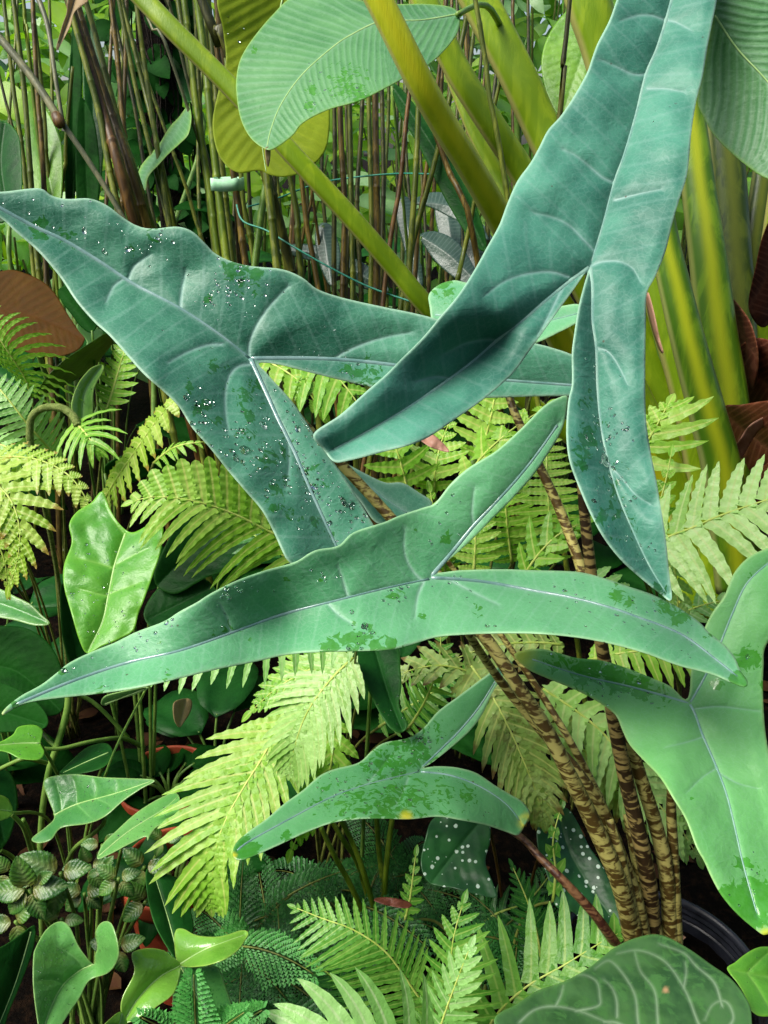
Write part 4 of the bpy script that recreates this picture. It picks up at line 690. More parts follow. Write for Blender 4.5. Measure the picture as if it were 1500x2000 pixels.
zA = traced('leaf', A_out, A_ribs, A_veins, A_ctrl, M_waxdark, AP, g=8, fold=.03, fw=70, quilt=.0065, qw=30, phase=(46, -.55, 0), wave=(.008, 120), mid=M_mid, midr=(6., 2.2), vw=2.8,
    wet=[(1150, 780, 22, .6), (1145, 860, 30, .9), (1140, 900, 22, 1.), (1160, 840, 30, .6), (1190, 920, 40, .6), (1205, 990, 40, .6), (1175, 1010, 18, .9), (1285, 1150, 18, 1), (1160, 700, 20, .4), (1215, 1050, 40, .4)],
    drops=(M_water, [(1165, 850, 60, 60, 4), (1200, 960, 70, 60, 3.5), (1160, 720, 50, 14, 3), (1225, 1080, 50, 26, 3), (1178, 912, 8, 1, 9), (1148, 876, 6, 1, 8), (1280, 225, 60, 4, 3)]), label='topmost leaf, deep blue green, hanging from the upper right')
B_out = [(-60, 372), (0, 375), (75, 368), (100, 382), (130, 389), (175, 388), (210, 402), (240, 425), (270, 442), (300, 447), (345, 443), (375, 452), (400, 475), (420, 495), (450, 510), (490, 520), (550, 526), (590, 542), (620, 565), (670, 582), (750, 600), (800, 610), (845, 621), (930, 645), (1050, 672), (1080, 680), (1115, 692), (1150, 712), (1172, 745), (1150, 768), (1115, 773), (1050, 774), (950, 777), (880, 776), (800, 770), (690, 748), (600, 726), (545, 712), (505, 709), (520, 728), (535, 745), (575, 790), (612, 846), (655, 908), (690, 960), (720, 1010), (745, 1060), (740, 1120), (690, 1170), (620, 1150), (565, 1098), (552, 1078), (530, 1030), (510, 995), (480, 960), (450, 925), (410, 875), (375, 835), (350, 795), (320, 765), (280, 730), (240, 685), (213, 655), (185, 630), (150, 590), (120, 545), (90, 508), (65, 482), (30, 452), (0, 425), (-60, 390)]
B_ribs = [[(-40, 385), (60, 440), (125, 470), (200, 515), (260, 555), (350, 602), (430, 655), (487, 700)], [(488, 701), (520, 770), (545, 825), (575, 885), (600, 945), (625, 1000), (655, 1065), (690, 1140)], [(489, 701), (560, 700), (650, 702), (750, 711), (820, 722), (900, 735), (1000, 744), (1150, 755)]]
B_veins = [[(487, 697), (487, 672), (498, 642), (520, 606), (545, 577), (562, 560)], [(352, 600), (355, 570), (363, 530)], [(652, 701), (690, 680), (740, 662), (800, 650)], [(432, 673), (402, 675), (362, 690), (330, 708)], [(487, 712), (465, 716), (448, 735), (440, 770), (441, 810), (446, 840)], [(242, 545), (222, 560), (208, 590)], [(250, 548), (262, 520), (290, 500)], [(540, 815), (560, 850), (565, 900), (560, 950)]]
B_ctrl = [(-50, 380, .98), (60, 440, 1.0), (260, 555, 1.02), (487, 700, 1.03), (900, 735, 1.08), (1150, 755, 1.10), (575, 885, .99), (690, 1140, .96), (300, 447, 1.03), (700, 590, 1.08), (300, 740, .93), (480, 955, .93), (600, 540, 1.06)]
traced('leaf', B_out, B_ribs, B_veins, B_ctrl, M_wax, AP, g=8, fold=.012, fw=80, quilt=.007, qw=30, phase=(44, -.5, 0), wave=(.008, 150), mid=M_mid2, midr=(5.5, 3.), vw=3,
    wet=[(80, 445, 30, .9), (130, 465, 25, .7), (257, 490, 12, 1), (310, 465, 35, .5), (480, 540, 50, .75), (455, 530, 30, .9), (500, 535, 25, .8), (405, 585, 12, .9), (370, 755, 14, 1), (418, 715, 16, 1), (440, 718, 12, .8), (395, 795, 22, 1), (425, 820, 12, .9), (480, 770, 40, .6), (490, 815, 18, 1), (485, 850, 24, .6), (530, 900, 35, .7), (535, 990, 14, 1.1), (540, 950, 40, .6), (560, 860, 40, .35), (610, 930, 40, .5), (615, 1020, 14, .9), (640, 1040, 30, .5), (575, 1010, 30, .4), (720, 732, 40, .8), (680, 728, 40, .5), (560, 745, 8, .5)],
    drops=(M_water, [(255, 487, 8, 2, 10), (300, 465, 50, 26, 4.5), (190, 450, 60, 18, 3.5), (60, 420, 80, 18, 3), (460, 545, 70, 60, 4.5), (405, 585, 20, 10, 4), (400, 810, 40, 26, 5.5), (470, 850, 70, 60, 5), (530, 920, 80, 70, 4.5), (620, 950, 80, 90, 4), (680, 1000, 50, 40, 4.5), (600, 830, 60, 40, 3.5), (570, 750, 60, 26, 3), (640, 722, 80, 24, 3), (365, 640, 90, 10, 3), (370, 780, 15, 6, 9), (470, 900, 10, 4, 9)]), label='big left leaf with three long lobes, wet all over its lower lobe')
C_out = [(5, 1397), (10, 1384), (40, 1360), (80, 1338), (110, 1315), (135, 1295), (175, 1275), (225, 1255), (265, 1235), (320, 1214), (350, 1195), (385, 1176), (410, 1160), (460, 1135), (515, 1115), (575, 1098), (615, 1075), (660, 1066), (690, 1040), (750, 1020), (780, 1007), (825, 992), (850, 982), (880, 945), (915, 914), (970, 880), (1020, 835), (1060, 795), (1088, 778), (1109, 774), (1107, 805), (1095, 845), (1070, 887), (1040, 930), (1000, 975), (960, 1015), (915, 1060), (875, 1095), (851, 1118), (900, 1114), (975, 1112), (1040, 1114), (1125, 1117), (1175, 1128), (1225, 1145), (1275, 1162), (1325, 1187), (1365, 1215), (1385, 1236), (1415, 1260), (1435, 1285), (1446, 1310), (1460, 1330), (1455, 1342), (1425, 1332), (1390, 1317), (1325, 1300), (1260, 1276), (1190, 1257), (1125, 1245), (1050, 1238), (975, 1237), (900, 1240), (850, 1245), (800, 1260), (750, 1270), (640, 1273), (565, 1278), (500, 1292), (425, 1307), (350, 1325), (300, 1337), (250, 1347), (175, 1357), (100, 1365), (45, 1375)]
C_ribs = [[(30, 1378), (140, 1332), (250, 1295), (350, 1272), (450, 1237), (550, 1201), (650, 1175), (750, 1150), (838, 1131)], [(842, 1126), (880, 1082), (925, 1027), (965, 985), (1010, 935), (1050, 885), (1092, 825)], [(842, 1130), (875, 1131), (950, 1138), (1050, 1156), (1125, 1170), (1200, 1190), (1250, 1208), (1290, 1222), (1340, 1245), (1400, 1290), (1440, 1322)]]
C_veins = [[(825, 1134), (806, 1115), (790, 1080), (790, 1035)], [(925, 1022), (922, 1000), (926, 955)], [(828, 1136), (816, 1165), (811, 1205)], [(880, 1134), (930, 1160), (975, 1182)], [(680, 1168), (672, 1140), (660, 1105)], [(640, 1178), (660, 1200), (690, 1220)], [(450, 1236), (445, 1210), (430, 1180)]]
C_ctrl = [(5, 1395, .70), (250, 1295, .78), (550, 1200, .86), (840, 1130, .92), (965, 985, .95), (1105, 778, 1.0), (1200, 1190, .88), (1450, 1335, .82), (450, 1135, .81), (660, 1065, .87), (640, 1272, .82), (300, 1337, .75), (1050, 1237, .84), (1150, 1122, .93), (850, 985, .955), (1000, 1112, .95)]
traced('leaf', C_out, C_ribs, C_veins, C_ctrl, M_waxlite, AP, g=8, fold=.007, fw=60, quilt=.0028, qw=26, phase=(40, -.5, 0), wave=(.006, 150), mid=M_mid2, midr=(4.6, 2.2), vw=2.8,
    wet=[(700, 1255, 45, .9), (760, 1262, 30, 1), (650, 1258, 30, .8), (690, 1220, 12, .9), (770, 1165, 18, .9), (122, 1313, 12, 1), (310, 1250, 12, .9), (325, 1322, 20, .7), (935, 1190, 14, 1), (825, 1202, 8, 1), (870, 1050, 14, 1.1), (1040, 895, 9, 1), (810, 1035, 5, 1), (1205, 1165, 22, 1), (1230, 1175, 14, .9), (1300, 1185, 25, .9), (1330, 1205, 25, .9), (1385, 1243, 10, .9), (1445, 1330, 22, 2.2), (200, 1340, 30, .5), (450, 1230, 40, .4), (625, 1130, 12, .8), (560, 1135, 12, .6), (30, 1380, 25, .6)], yel=[(5, 1395, 22, .5)],
    drops=(M_water, [(122, 1313, 7, 2, 8), (440, 1160, 60, 26, 5), (300, 1240, 50, 16, 4.5), (260, 1245, 40, 8, 4), (625, 1130, 30, 10, 4), (700, 1235, 40, 30, 5), (780, 1160, 25, 16, 3.5), (200, 1330, 100, 18, 3), (1260, 1200, 60, 26, 3.5), (1160, 1195, 90, 22, 3), (890, 1135, 40, 10, 3.5), (1100, 1170, 80, 20, 3), (860, 1010, 60, 10, 3.5), (960, 1220, 8, 2, 6), (1340, 1260, 50, 14, 3)]), label='long pale leaf stretched across the middle, pointed at both ends')
D_out = [(455, 1672), (460, 1648), (485, 1625), (520, 1600), (555, 1570), (590, 1545), (625, 1515), (655, 1502), (700, 1490), (725, 1468), (750, 1451), (795, 1442), (825, 1424), (855, 1390), (895, 1360), (935, 1330), (970, 1305), (995, 1290), (1000, 1300), (982, 1322), (962, 1352), (942, 1395), (915, 1430), (875, 1465), (843, 1490), (826, 1500), (850, 1497), (890, 1499), (930, 1510), (965, 1533), (995, 1551), (1020, 1566), (1036, 1590), (1026, 1610), (1012, 1631), (990, 1625), (950, 1612), (900, 1602), (855, 1595), (800, 1600), (750, 1599), (700, 1600), (650, 1607), (600, 1625), (550, 1648), (500, 1670), (470, 1680)]
traced('leaf', D_out, [[(462, 1664), (485, 1645), (575, 1595), (650, 1556), (725, 1530), (818, 1507)], [(822, 1502), (860, 1465), (900, 1425), (940, 1375), (978, 1312)], [(822, 1508), (880, 1515), (940, 1538), (990, 1572), (1018, 1608)]], [[(720, 1531), (735, 1510), (760, 1480)], [(800, 1512), (790, 1540), (775, 1570)]],
    [(455, 1672, .94), (650, 1556, 1.03), (820, 1507, 1.09), (990, 1295, 1.17), (1015, 1610, 1.08), (700, 1600, .98), (725, 1470, 1.10), (900, 1600, 1.02), (930, 1508, 1.1)], M_waxd2, AP, g=7, fold=.006, fw=50, quilt=.003, wave=(.004, 120), mid=M_mid2, midr=(2.6, 1.2),
    wet=[(800, 1470, 60, .8), (760, 1500, 60, .75), (850, 1430, 40, .6), (780, 1560, 80, .7), (700, 1580, 70, .7), (860, 1560, 60, .65), (560, 1630, 14, 1), (480, 1660, 28, 2), (640, 1560, 50, .5), (910, 1550, 30, .6), (750, 1590, 40, .8)], yel=[(793, 1597, 17, .9), (1030, 1606, 22, 1.), (456, 1672, 9, .8)],
    drops=(M_water, [(800, 1440, 50, 26, 3.5), (660, 1560, 70, 50, 3.5), (780, 1550, 90, 50, 3), (830, 1445, 20, 10, 4.5), (950, 1600, 30, 8, 3)]), label='small middle leaf with yellow spots and blotches of wet green', edgew=2.5)
E_out = [(1004, 1278), (1050, 1267), (1090, 1275), (1125, 1285), (1175, 1290), (1225, 1305), (1275, 1325), (1310, 1341), (1338, 1366), (1347, 1350), (1350, 1310), (1362, 1260), (1378, 1222), (1392, 1195), (1415, 1163), (1432, 1122), (1460, 1090), (1500, 1070), (1560, 1050), (1620, 1060), (1600, 1150), (1540, 1220), (1497, 1258), (1491, 1305), (1490, 1350), (1492, 1400), (1497, 1445), (1515, 1550), (1530, 1700), (1515, 1800), (1496, 1826), (1475, 1815), (1440, 1785), (1410, 1750), (1390, 1715), (1375, 1682), (1360, 1655), (1340, 1602), (1315, 1560), (1290, 1520), (1260, 1488), (1230, 1455), (1215, 1425), (1203, 1398), (1175, 1375), (1130, 1350), (1070, 1325), (1030, 1306)]
traced('leaf', E_out, [[(1348, 1376), (1358, 1395), (1372, 1435), (1400, 1500), (1420, 1555), (1436, 1620), (1452, 1690), (1480, 1790)], [(1346, 1374), (1300, 1360), (1225, 1340), (1130, 1318), (1040, 1288)], [(1349, 1372), (1378, 1320), (1405, 1262), (1432, 1195), (1462, 1135), (1520, 1085)]], [[(1356, 1385), (1400, 1380), (1450, 1385), (1490, 1390)], [(1372, 1440), (1340, 1450), (1300, 1460)], [(1400, 1500), (1370, 1520), (1345, 1545)], [(1405, 1510), (1440, 1530), (1480, 1540)]],
    [(1004, 1278, 1.0), (1345, 1375, .97), (1225, 1305, 1.01), (1130, 1350, .98), (1400, 1500, .92), (1490, 1820, .80), (1230, 1455, .96), (1500, 1450, .93), (1470, 1130, 1.0), (1600, 1080, 1.02), (1300, 1540, .88)], M_waxe, AP, g=8, fold=.004, fw=60, quilt=.005, qw=45, wave=(.012, 200), mid=M_mid, midr=(2.6, 1.4), vw=2,
    wet=[(1150, 1300, 60, .95), (1210, 1315, 50, 1), (1260, 1340, 40, .9), (1290, 1355, 30, .7), (1090, 1290, 30, .8), (1460, 1285, 28, 1.4), (1400, 1338, 14, 1), (1465, 1125, 9, 1), (1475, 1770, 60, 1.5), (1430, 1780, 60, 1.6), (1450, 1690, 22, .9), (1350, 1560, 8, 1), (1485, 1700, 25, .7), (1490, 1340, 12, 1)], yel=[(1006, 1279, 50, .6), (1495, 1822, 14, .9)],
    drops=(M_water, [(1180, 1310, 70, 26, 3.2), (1270, 1345, 30, 12, 3.2), (1450, 1720, 60, 16, 3.2), (1460, 1280, 15, 4, 3)]), label='soft light green leaf at the lower right running out of the picture')
traced('leaf', [(839, 598), (838, 575), (858, 556), (885, 548), (905, 551), (980, 570), (1060, 598), (1095, 598), (1127, 594), (1150, 605), (1140, 625), (1127, 631), (1090, 650), (1040, 672), (960, 690), (900, 680), (850, 640)], [[(850, 615), (930, 622), (1040, 630), (1130, 612)]], [], [(845, 600, 1.2), (1127, 610, 1.16), (960, 680, 1.15)], M_waxlite, AP, g=7, fold=.004, quilt=.002, wet=[(865, 560, 30, .9)], mid=M_mid, midr=(2, 1), label='small pale leaf mostly hidden behind the topmost leaf')
traced('leaf', [(640, 890), (670, 902), (700, 918), (750, 942), (785, 943), (815, 960), (845, 985), (800, 1010), (740, 1024), (700, 975), (660, 930)], [[(650, 895), (740, 965), (800, 1005)]], [], [(640, 890, 1.22), (845, 985, 1.2), (740, 1020, 1.18)], M_wax, AP, g=7, fold=.0, quilt=.002, mid=M_mid, midr=(2, 1), label='pale leaf showing behind the mottled stalk in the middle')
def pet(pts, r0, r1, mt=M_zebra, lb=None): return stem('leaf_stalk', pts, r0, r1, mt, AP, n=10, seg=12, jit=.02, label=lb)
pet([(488, 706, 1.04), (540, 770, 1.14), (665, 905, 1.16), (760, 1008, 1.15), (850, 1118, 1.12), (955, 1255, 1.08), (1015, 1345, 1.06), (1070, 1430, 1.05), (1110, 1510, 1.05), (1150, 1590, 1.06), (1200, 1700, 1.07), (1225, 1780, 1.1), (1240, 1870, 1.15)], 8, 19)
pet([(1152, 526, .885), (1142, 620, .94), (1132, 800, 1.0), (1138, 960, 1.02), (1150, 1080, 1.03), (1165, 1200, 1.05), (1182, 1300, 1.06), (1200, 1410, 1.08), (1222, 1520, 1.09), (1250, 1640, 1.1), (1268, 1740, 1.12), (1275, 1870, 1.16)], 7.5, 18, M_zebrad)
pet([(842, 1134, .93), (890, 1200, 1.03), (970, 1320, 1.12), (1060, 1430, 1.13), (1130, 1510, 1.11), (1180, 1590, 1.1), (1215, 1680, 1.1), (1245, 1770, 1.11), (1262, 1870, 1.15)], 6, 16)
pet([(985, 690, 1.25), (995, 775, 1.22), (1025, 850, 1.2), (1058, 920, 1.19), (1095, 1000, 1.18), (1135, 1110, 1.16), (1170, 1240, 1.14), (1205, 1380, 1.12), (1232, 1460, 1.11), (1258, 1540, 1.11), (1280, 1610, 1.12), (1302, 1710, 1.13), (1312, 1870, 1.17)], 7, 16)
pet([(1350, 1380, .99), (1322, 1470, 1.08), (1311, 1560, 1.12), (1314, 1650, 1.13), (1318, 1750, 1.14), (1322, 1870, 1.17)], 7, 13)
pet([(822, 1510, 1.1), (900, 1570, 1.17), (1010, 1630, 1.14), (1055, 1675, 1.12), (1105, 1725, 1.1), (1160, 1785, 1.1), (1200, 1840, 1.12), (1230, 1880, 1.16)], 5.5, 11, M_reds, 'thin reddish stalk')
pet([(800, 1008, 1.19), (900, 1130, 1.22), (1040, 1330, 1.2), (1120, 1460, 1.16), (1185, 1590, 1.15), (1225, 1700, 1.14), (1262, 1800, 1.15), (1280, 1880, 1.18)], 4, 12)
# short sheaths at the base
for pts in ([(1190, 1600, 1.08), (1215, 1700, 1.08), (1250, 1880, 1.14)], [(1225, 1590, 1.13), (1250, 1700, 1.12), (1290, 1880, 1.16)]): stem('basal_sheath', pts, 8, 20, M_zebra, AP)
# ---- pots
def pot(name, label, cpx, d, R, H, mat, ribs=0, group=None, soil=True, inner=.0, low=.72, chips=0):
    c = P(*cpx, d); H = c[2]; c0 = np.array([c[0], c[1], 0]); n = 56
    t = thing(name, label, 'plant pot', c0, group)
    prof = [(R*low, 0), (R*low, .002), (R*.93, H*.86), (R*.93, H*.865), (R*1.0, H*.87), (R*1.02, H*.9), (R*1.02, H*.985), (R*1.005, H), (R*.975, H), (R*.955, H*.985)]
    if ribs:
        for k in range(ribs): z = H*(.97-.045*k); prof += [(R*.94, z), (R*.955, z-.002), (R*.955, z-.006), (R*.935, z-.008)]
    prof += [(R*.9, H*.7)]
    v = [(c0[0]+r*math.cos(2*PI*k/n), c0[1]+r*math.sin(2*PI*k/n), c0[2]+z) for r, z in prof for k in range(n)]; f = [(j*n+k, j*n+(k+1) % n, (j+1)*n+(k+1) % n, (j+1)*n+k) for j in range(len(prof)-1) for k in range(n)]
    f.append(tuple(range(n))[::-1]); obj('pot_wall', v, f, mat, t)
    v = [(c0[0], c0[1], c0[2]+H*.8)]; rr_ = np.linspace(.12, .925, 8)*R
    for r in rr_: v += [(c0[0]+r*math.cos(2*PI*k/n), c0[1]+r*math.sin(2*PI*k/n), c0[2]+H*.8+.006*noise.noise(Vector((r*60*math.cos(k*.11), r*60*math.sin(k*.11), 1)))) for k in range(n)]
    f = [(0, 1+k, 1+(k+1) % n) for k in range(n)]+[(1+j*n+k, 1+(j+1)*n+k, 1+(j+1)*n+(k+1) % n, 1+j*n+(k+1) % n) for j in range(7) for k in range(n)]; obj('soil', v, f, M_soil, t)
    if chips:
        mb = MB()
        for i in range(chips):
            a = random.uniform(0, 2*PI); r = R*.85*math.sqrt(random.random()); p = np.array([c0[0]+r*math.cos(a), c0[1]+r*math.sin(a), c0[2]+H*.8+.006]); s_ = random.uniform(.006, .016); V = []
            ax = nrm(rv()); bx = nrm(np.cross(ax, rv())); cx = np.cross(ax, bx)
            for k in range(8): V.append(p+ax*s_*(1 if k & 1 else -1)*random.uniform(.6, 1.1)+bx*s_*.7*(1 if k & 2 else -1)*random.uniform(.6, 1.1)+cx*s_*.4*(1 if k & 4 else -1)*random.uniform(.6, 1.1))
            mb.add(V, [(0, 1, 3, 2), (4, 6, 7, 5), (0, 4, 5, 1), (2, 3, 7, 6), (0, 2, 6, 4), (1, 5, 7, 3)])
        o = mb.build('bark_chips', M_chip, t, smooth=False); o['kind'] = 'stuff'
    return t
pot('plastic_pot', 'round black plastic nursery pot holding the mottled stalks at the lower right', (1290, 1900), 1.19, .148, 0, M_black, ribs=6, chips=60)
pot('terracotta_pot', 'terracotta pot with dark soil showing through the gap left of the big lime frond', (325, 1518), 1.58, .092, .2, M_terra, chips=0, group='terracotta pots')
pot('terracotta_pot', 'bright red clay pot behind the crinkled leaves at the lower left', (335, 1690), 1.36, .085, .19, M_terra, chips=10, group='terracotta pots')
pp_ = P(325, 1518, 1.58); understory(pp_[0], pp_[1], 12, .13, .6, M_dark, 'small dark seedling growing in the terracotta pot', 'potted_seedling', 'ovate', .35, .05, None, 'seedling', 2, (.5, 1.4), pp_[2]*.8)
pp_ = P(335, 1690, 1.36); understory(pp_[0], pp_[1], 9, .12, .5, M_darkg, 'dark glossy seedling in the bright red clay pot', 'potted_seedling', 'ovate', .3, .05, None, 'seedling', 2, (.5, 1.4), pp_[2]*.8)
# ================================================================ ferns
def fern(nm, lb, px, group='ferns'):
    b = P(*px); t = thing(nm, lb, 'fern', (b[0], b[1], 0), group); return t, np.array([b[0], b[1], .04])
def stipes(t, base, lst, r=(2.6, 3.6)):
    for fr, a in lst: stipe(fr, a, base+np.array([random.uniform(-.03, .03), random.uniform(-.02, .03), 0]), M_rachd, r)
# left crown of ferns
t, b = fern('fern', 'large lime fern at the left edge with brown tipped fronds and a curled scaly stalk', (60, 1000, 1.75)); L_ = []
def FR(rach, L, n, mat, **k):
    fr = frond(t, rach, L, n, mat, M_rach, **k); L_.append((fr, rach[0])); return fr
FR([(62, 775, 1.5), (48, 735, 1.47), (25, 700, 1.44), (-5, 655, 1.42), (-30, 610, 1.42)], (80, 160), 20, M_fern, w=11, ang=(80, 45), bend=(15, -55), wave=.3, cren=.25, nw=9, up=(-.3, -.8, .5))
FR([(120, 905, 1.5), (95, 875, 1.47), (55, 830, 1.44), (20, 785, 1.43), (-15, 745, 1.44), (-50, 720, 1.45)], (75, 85), 22, M_fernw, w=13, ang=(85, 60), bend=(25, 20), droop=(.5, .3), nw=5)
FR([(-50, 870, 1.45), (0, 868, 1.44), (40, 893, 1.42), (60, 910, 1.42)], (60, 60), 12, M_fernw, w=14, ang=(75, 50), bend=(15, 15), droop=(.4, .5))
FR([(145, 826, 1.40), (160, 838, 1.38), (176, 858, 1.36), (192, 880, 1.36)], (108, 92), 15, M_fern, gap=.7, w=13, ang=(82, 20), bend=(25, 15), droop=(.25, .9), prof=(.8, .2, 3.), nw=4, cren=.08, lift=(.2, .1), flare=.8)
FR([(207, 805, 1.55), (220, 765, 1.55), (233, 720, 1.55), (245, 680, 1.55), (256, 640, 1.57)], (55, 62), 13, M_fern, w=15, ang=(95, 70), bend=(20, 20), nw=4)
FR([(205, 975, 1.42), (228, 935, 1.40), (262, 885, 1.38), (300, 830, 1.36), (335, 790, 1.35), (370, 772, 1.36)], (66, 62), 15, M_ferno if False else M_fernt, w=24, ang=(110, 85), bend=(-10, 10), droop=(.9, 1.1), nw=4, prof=(.5, .2, 4), cren=.2)
FR([(-60, 900, 1.4), (20, 892, 1.37), (80, 900, 1.34), (130, 925, 1.32), (160, 960, 1.31), (184, 1010, 1.31)], (55, 110), 20, M_fernt, gap=.95, w=21, ang=(70, 35), bend=(10, 10), droop=(.1, .5), nw=6, wave=.2)
FR([(-80, 930, 1.35), (-20, 940, 1.32), (20, 975, 1.3), (38, 1030, 1.29), (35, 1090, 1.29), (18, 1145, 1.3)], (130, 90), 20, M_fernt, gap=.85, w=24, ang=(75, 30), bend=(10, 10), droop=(.3, .3), nw=6, wave=.2)
FR([(-60, 1040, 1.33), (-10, 1060, 1.32), (10, 1100, 1.32), (15, 1150, 1.33)], (80, 60), 10, M_fernt, w=20, ang=(70, 30), droop=(.4, .3))
FR([(300, 905, 1.5), (330, 880, 1.48), (360, 868, 1.46), (410, 862, 1.46)], (25, 50), 8, M_fern, w=10, ang=(60, 30), droop=(.2, .9))
stipes(t, b, L_)
s = stem('fiddlehead_stalk', [(62, 880, 1.44), (58, 850, 1.43), (62, 815, 1.42), (85, 797, 1.41), (120, 797, 1.4), (142, 812, 1.395), (152, 832, 1.39)], 7, 8, M_fidd, t, n=8, seg=10, jit=.06); stipe(s, (62, 878, 1.44), b, M_fidd, (6, 6))
# frond behind big left leaf and its fern
t, b = fern('fern', 'lime fern frond arching out from under the big left leaf above the glossy leaf', (620, 1150, 1.6)); L_ = []
FR([(600, 1085, 1.30), (560, 1055, 1.29), (520, 1035, 1.28), (460, 1005, 1.26), (400, 984, 1.24), (345, 973, 1.23), (295, 971, 1.23), (258, 980, 1.23)], (165, 112), 22, M_fernb, gap=1.02, w=19, w2=29, blunt=(0, 5), ang=(58, 42), ang2=(84, 62), bend=(-16, 6), droop=(.22, 0), nw=6, wave=.16, prof=(.8, .15, 3.4), cren=.12, up=(-.35, -.65, .7))
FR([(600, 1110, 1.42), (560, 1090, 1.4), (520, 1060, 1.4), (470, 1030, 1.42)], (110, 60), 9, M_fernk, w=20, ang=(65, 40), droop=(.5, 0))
FR([(545, 690, 1.5), (600, 700, 1.48), (650, 730, 1.46), (690, 775, 1.45), (720, 830, 1.45)], (70, 135), 13, M_fern, w=27, ang=(80, 50), bend=(10, 10), droop=(.1, .4), nw=4)
FR([(480, 690, 1.5), (540, 715, 1.47), (590, 750, 1.45), (625, 800, 1.45)], (80, 90), 11, M_fernb, w=28, ang=(80, 50), droop=(.1, .3), prof=(.6, .3, 2))
stipes(t, b, L_)
t, b = fern('fern', 'lime ferns in the gap under the long left lobe of the topmost leaf', (930, 1150, 1.75)); L_ = []
FR([(935, 900, 1.5), (950, 850, 1.48), (962, 800, 1.47), (968, 755, 1.47), (970, 700, 1.48)], (105, 100), 13, M_fernb, w=24, ang=(95, 65), bend=(15, 15), nw=5, droop=(.2, .2))
FR([(905, 950, 1.42), (935, 900, 1.4), (975, 860, 1.38), (1020, 825, 1.38), (1070, 795, 1.4)], (75, 60), 14, M_fernb, w=34, ang=(70, 40), bend=(15, 15), nw=4, flare=.8)
FR([(800, 980, 1.48), (792, 940, 1.46), (778, 890, 1.45), (765, 850, 1.46), (755, 800, 1.5)], (90, 90), 11, M_fern, w=24, ang=(90, 60), bend=(15, 15), nw=5)
FR([(850, 960, 1.5), (850, 920, 1.48), (860, 870, 1.5), (880, 820, 1.52)], (90, 80), 10, M_fernb, w=24, ang=(85, 60), nw=5)
FR([(925, 1120, 1.4), (928, 1070, 1.4), (930, 1020, 1.41), (940, 975, 1.43)], (62, 65), 9, M_fernb, w=18, ang=(95, 70), bend=(20, 20), nw=5)
FR([(1020, 1130, 1.38), (1050, 1085, 1.36), (1090, 1045, 1.35), (1140, 1020, 1.36)], (100, 70), 12, M_fern, w=26, ang=(65, 40), bend=(15, 10), nw=4, flare=.7)
FR([(1085, 1100, 1.45), (1075, 1030, 1.42), (1070, 960, 1.42), (1068, 890, 1.44), (1075, 820, 1.46)], (90, 85), 17, M_fernb, w=16, ang=(100, 80), bend=(15, 15), nw=6, droop=(.2, .2))
FR([(1000, 1100, 1.55), (990, 1020, 1.52), (985, 940, 1.52), (985, 860, 1.55)], (80, 80), 13, M_fern, w=17, ang=(95, 70), nw=5)
FR([(1120, 1120, 1.35), (1150, 1130, 1.34), (1200, 1150, 1.34), (1255, 1180, 1.36)], (60, 60), 9, M_fernw, w=20, ang=(75, 40), nw=4)
FR([(870, 1120, 1.55), (860, 1060, 1.5), (850, 1010, 1.48), (840, 960, 1.48)], (70, 70), 10, M_fern, w=18, ang=(90, 60))
FR([(1040, 760, 1.7), (1010, 720, 1.7), (980, 690, 1.72)], (80, 80), 8, M_fern, w=22, ang=(80, 50))
stipes(t, b, L_)
# centre ferns
t, b = fern('fern', 'big lime fern hanging down in the centre below the long middle leaf', (640, 1500, 1.5)); L_ = []
FR([(560, 1400, 1.22), (535, 1440, 1.2), (510, 1485, 1.18), (480, 1532, 1.16), (447, 1590, 1.14), (425, 1645, 1.13), (414, 1715, 1.13), (412, 1765, 1.14)], (145, 190), 30, M_fernb, w=28, ang=(68, 22), bend=(18, 14), droop=(.22, .05), nw=6, wave=.14, prof=(.62, .3, 4.), flare=.5, cren=.1, gap=.62)
FR([(690, 1285, 1.14), (655, 1318, 1.13), (622, 1358, 1.12), (596, 1400, 1.12), (578, 1450, 1.12), (565, 1505, 1.13)], (130, 125), 28, M_fernp, w=20, ang=(75, 22), bend=(16, 14), droop=(.1, .1), nw=5, wave=.1, prof=(.6, .25, 4.), flare=.6, cren=.12, gap=.6)
FR([(720, 1300, 1.3), (660, 1290, 1.28), (600, 1310, 1.27), (540, 1345, 1.27), (490, 1390, 1.27)], (90, 90), 13, M_fern, gap=.8, w=22, ang=(70, 40), nw=4)
FR([(640, 1400, 1.25), (650, 1450, 1.24), (640, 1520, 1.23), (600, 1590, 1.23), (570, 1660, 1.24)], (90, 90), 12, M_fern, gap=.8, w=26, ang=(65, 30), nw=5, droop=(.3, .2))
FR([(700, 1235, 1.05), (640, 1250, 1.05), (565, 1260, 1.02), (500, 1274, 1.0), (425, 1289, .985), (350, 1307, .975), (285, 1328, .97)], (72, 0), 14, M_fernw, w=15, ang=(78, 60), bend=(10, 10), droop=(.6, 0), nw=4, prof=(.8, .2, 5))
FR([(800, 1420, 1.35), (830, 1370, 1.32), (850, 1320, 1.3), (860, 1270, 1.3), (860, 1220, 1.32)], (75, 70), 12, M_ferng, w=14, ang=(90, 60), nw=5)
FR([(740, 1420, 1.4), (800, 1380, 1.38), (880, 1330, 1.38), (930, 1290, 1.4)], (70, 70), 12, M_ferng, w=14, ang=(90, 60), nw=5)
stipes(t, b, L_)
t, b = fern('fern', 'ageing yellow fern with browned tips behind the mottled stalks', (1120, 1330, 1.65)); L_ = []
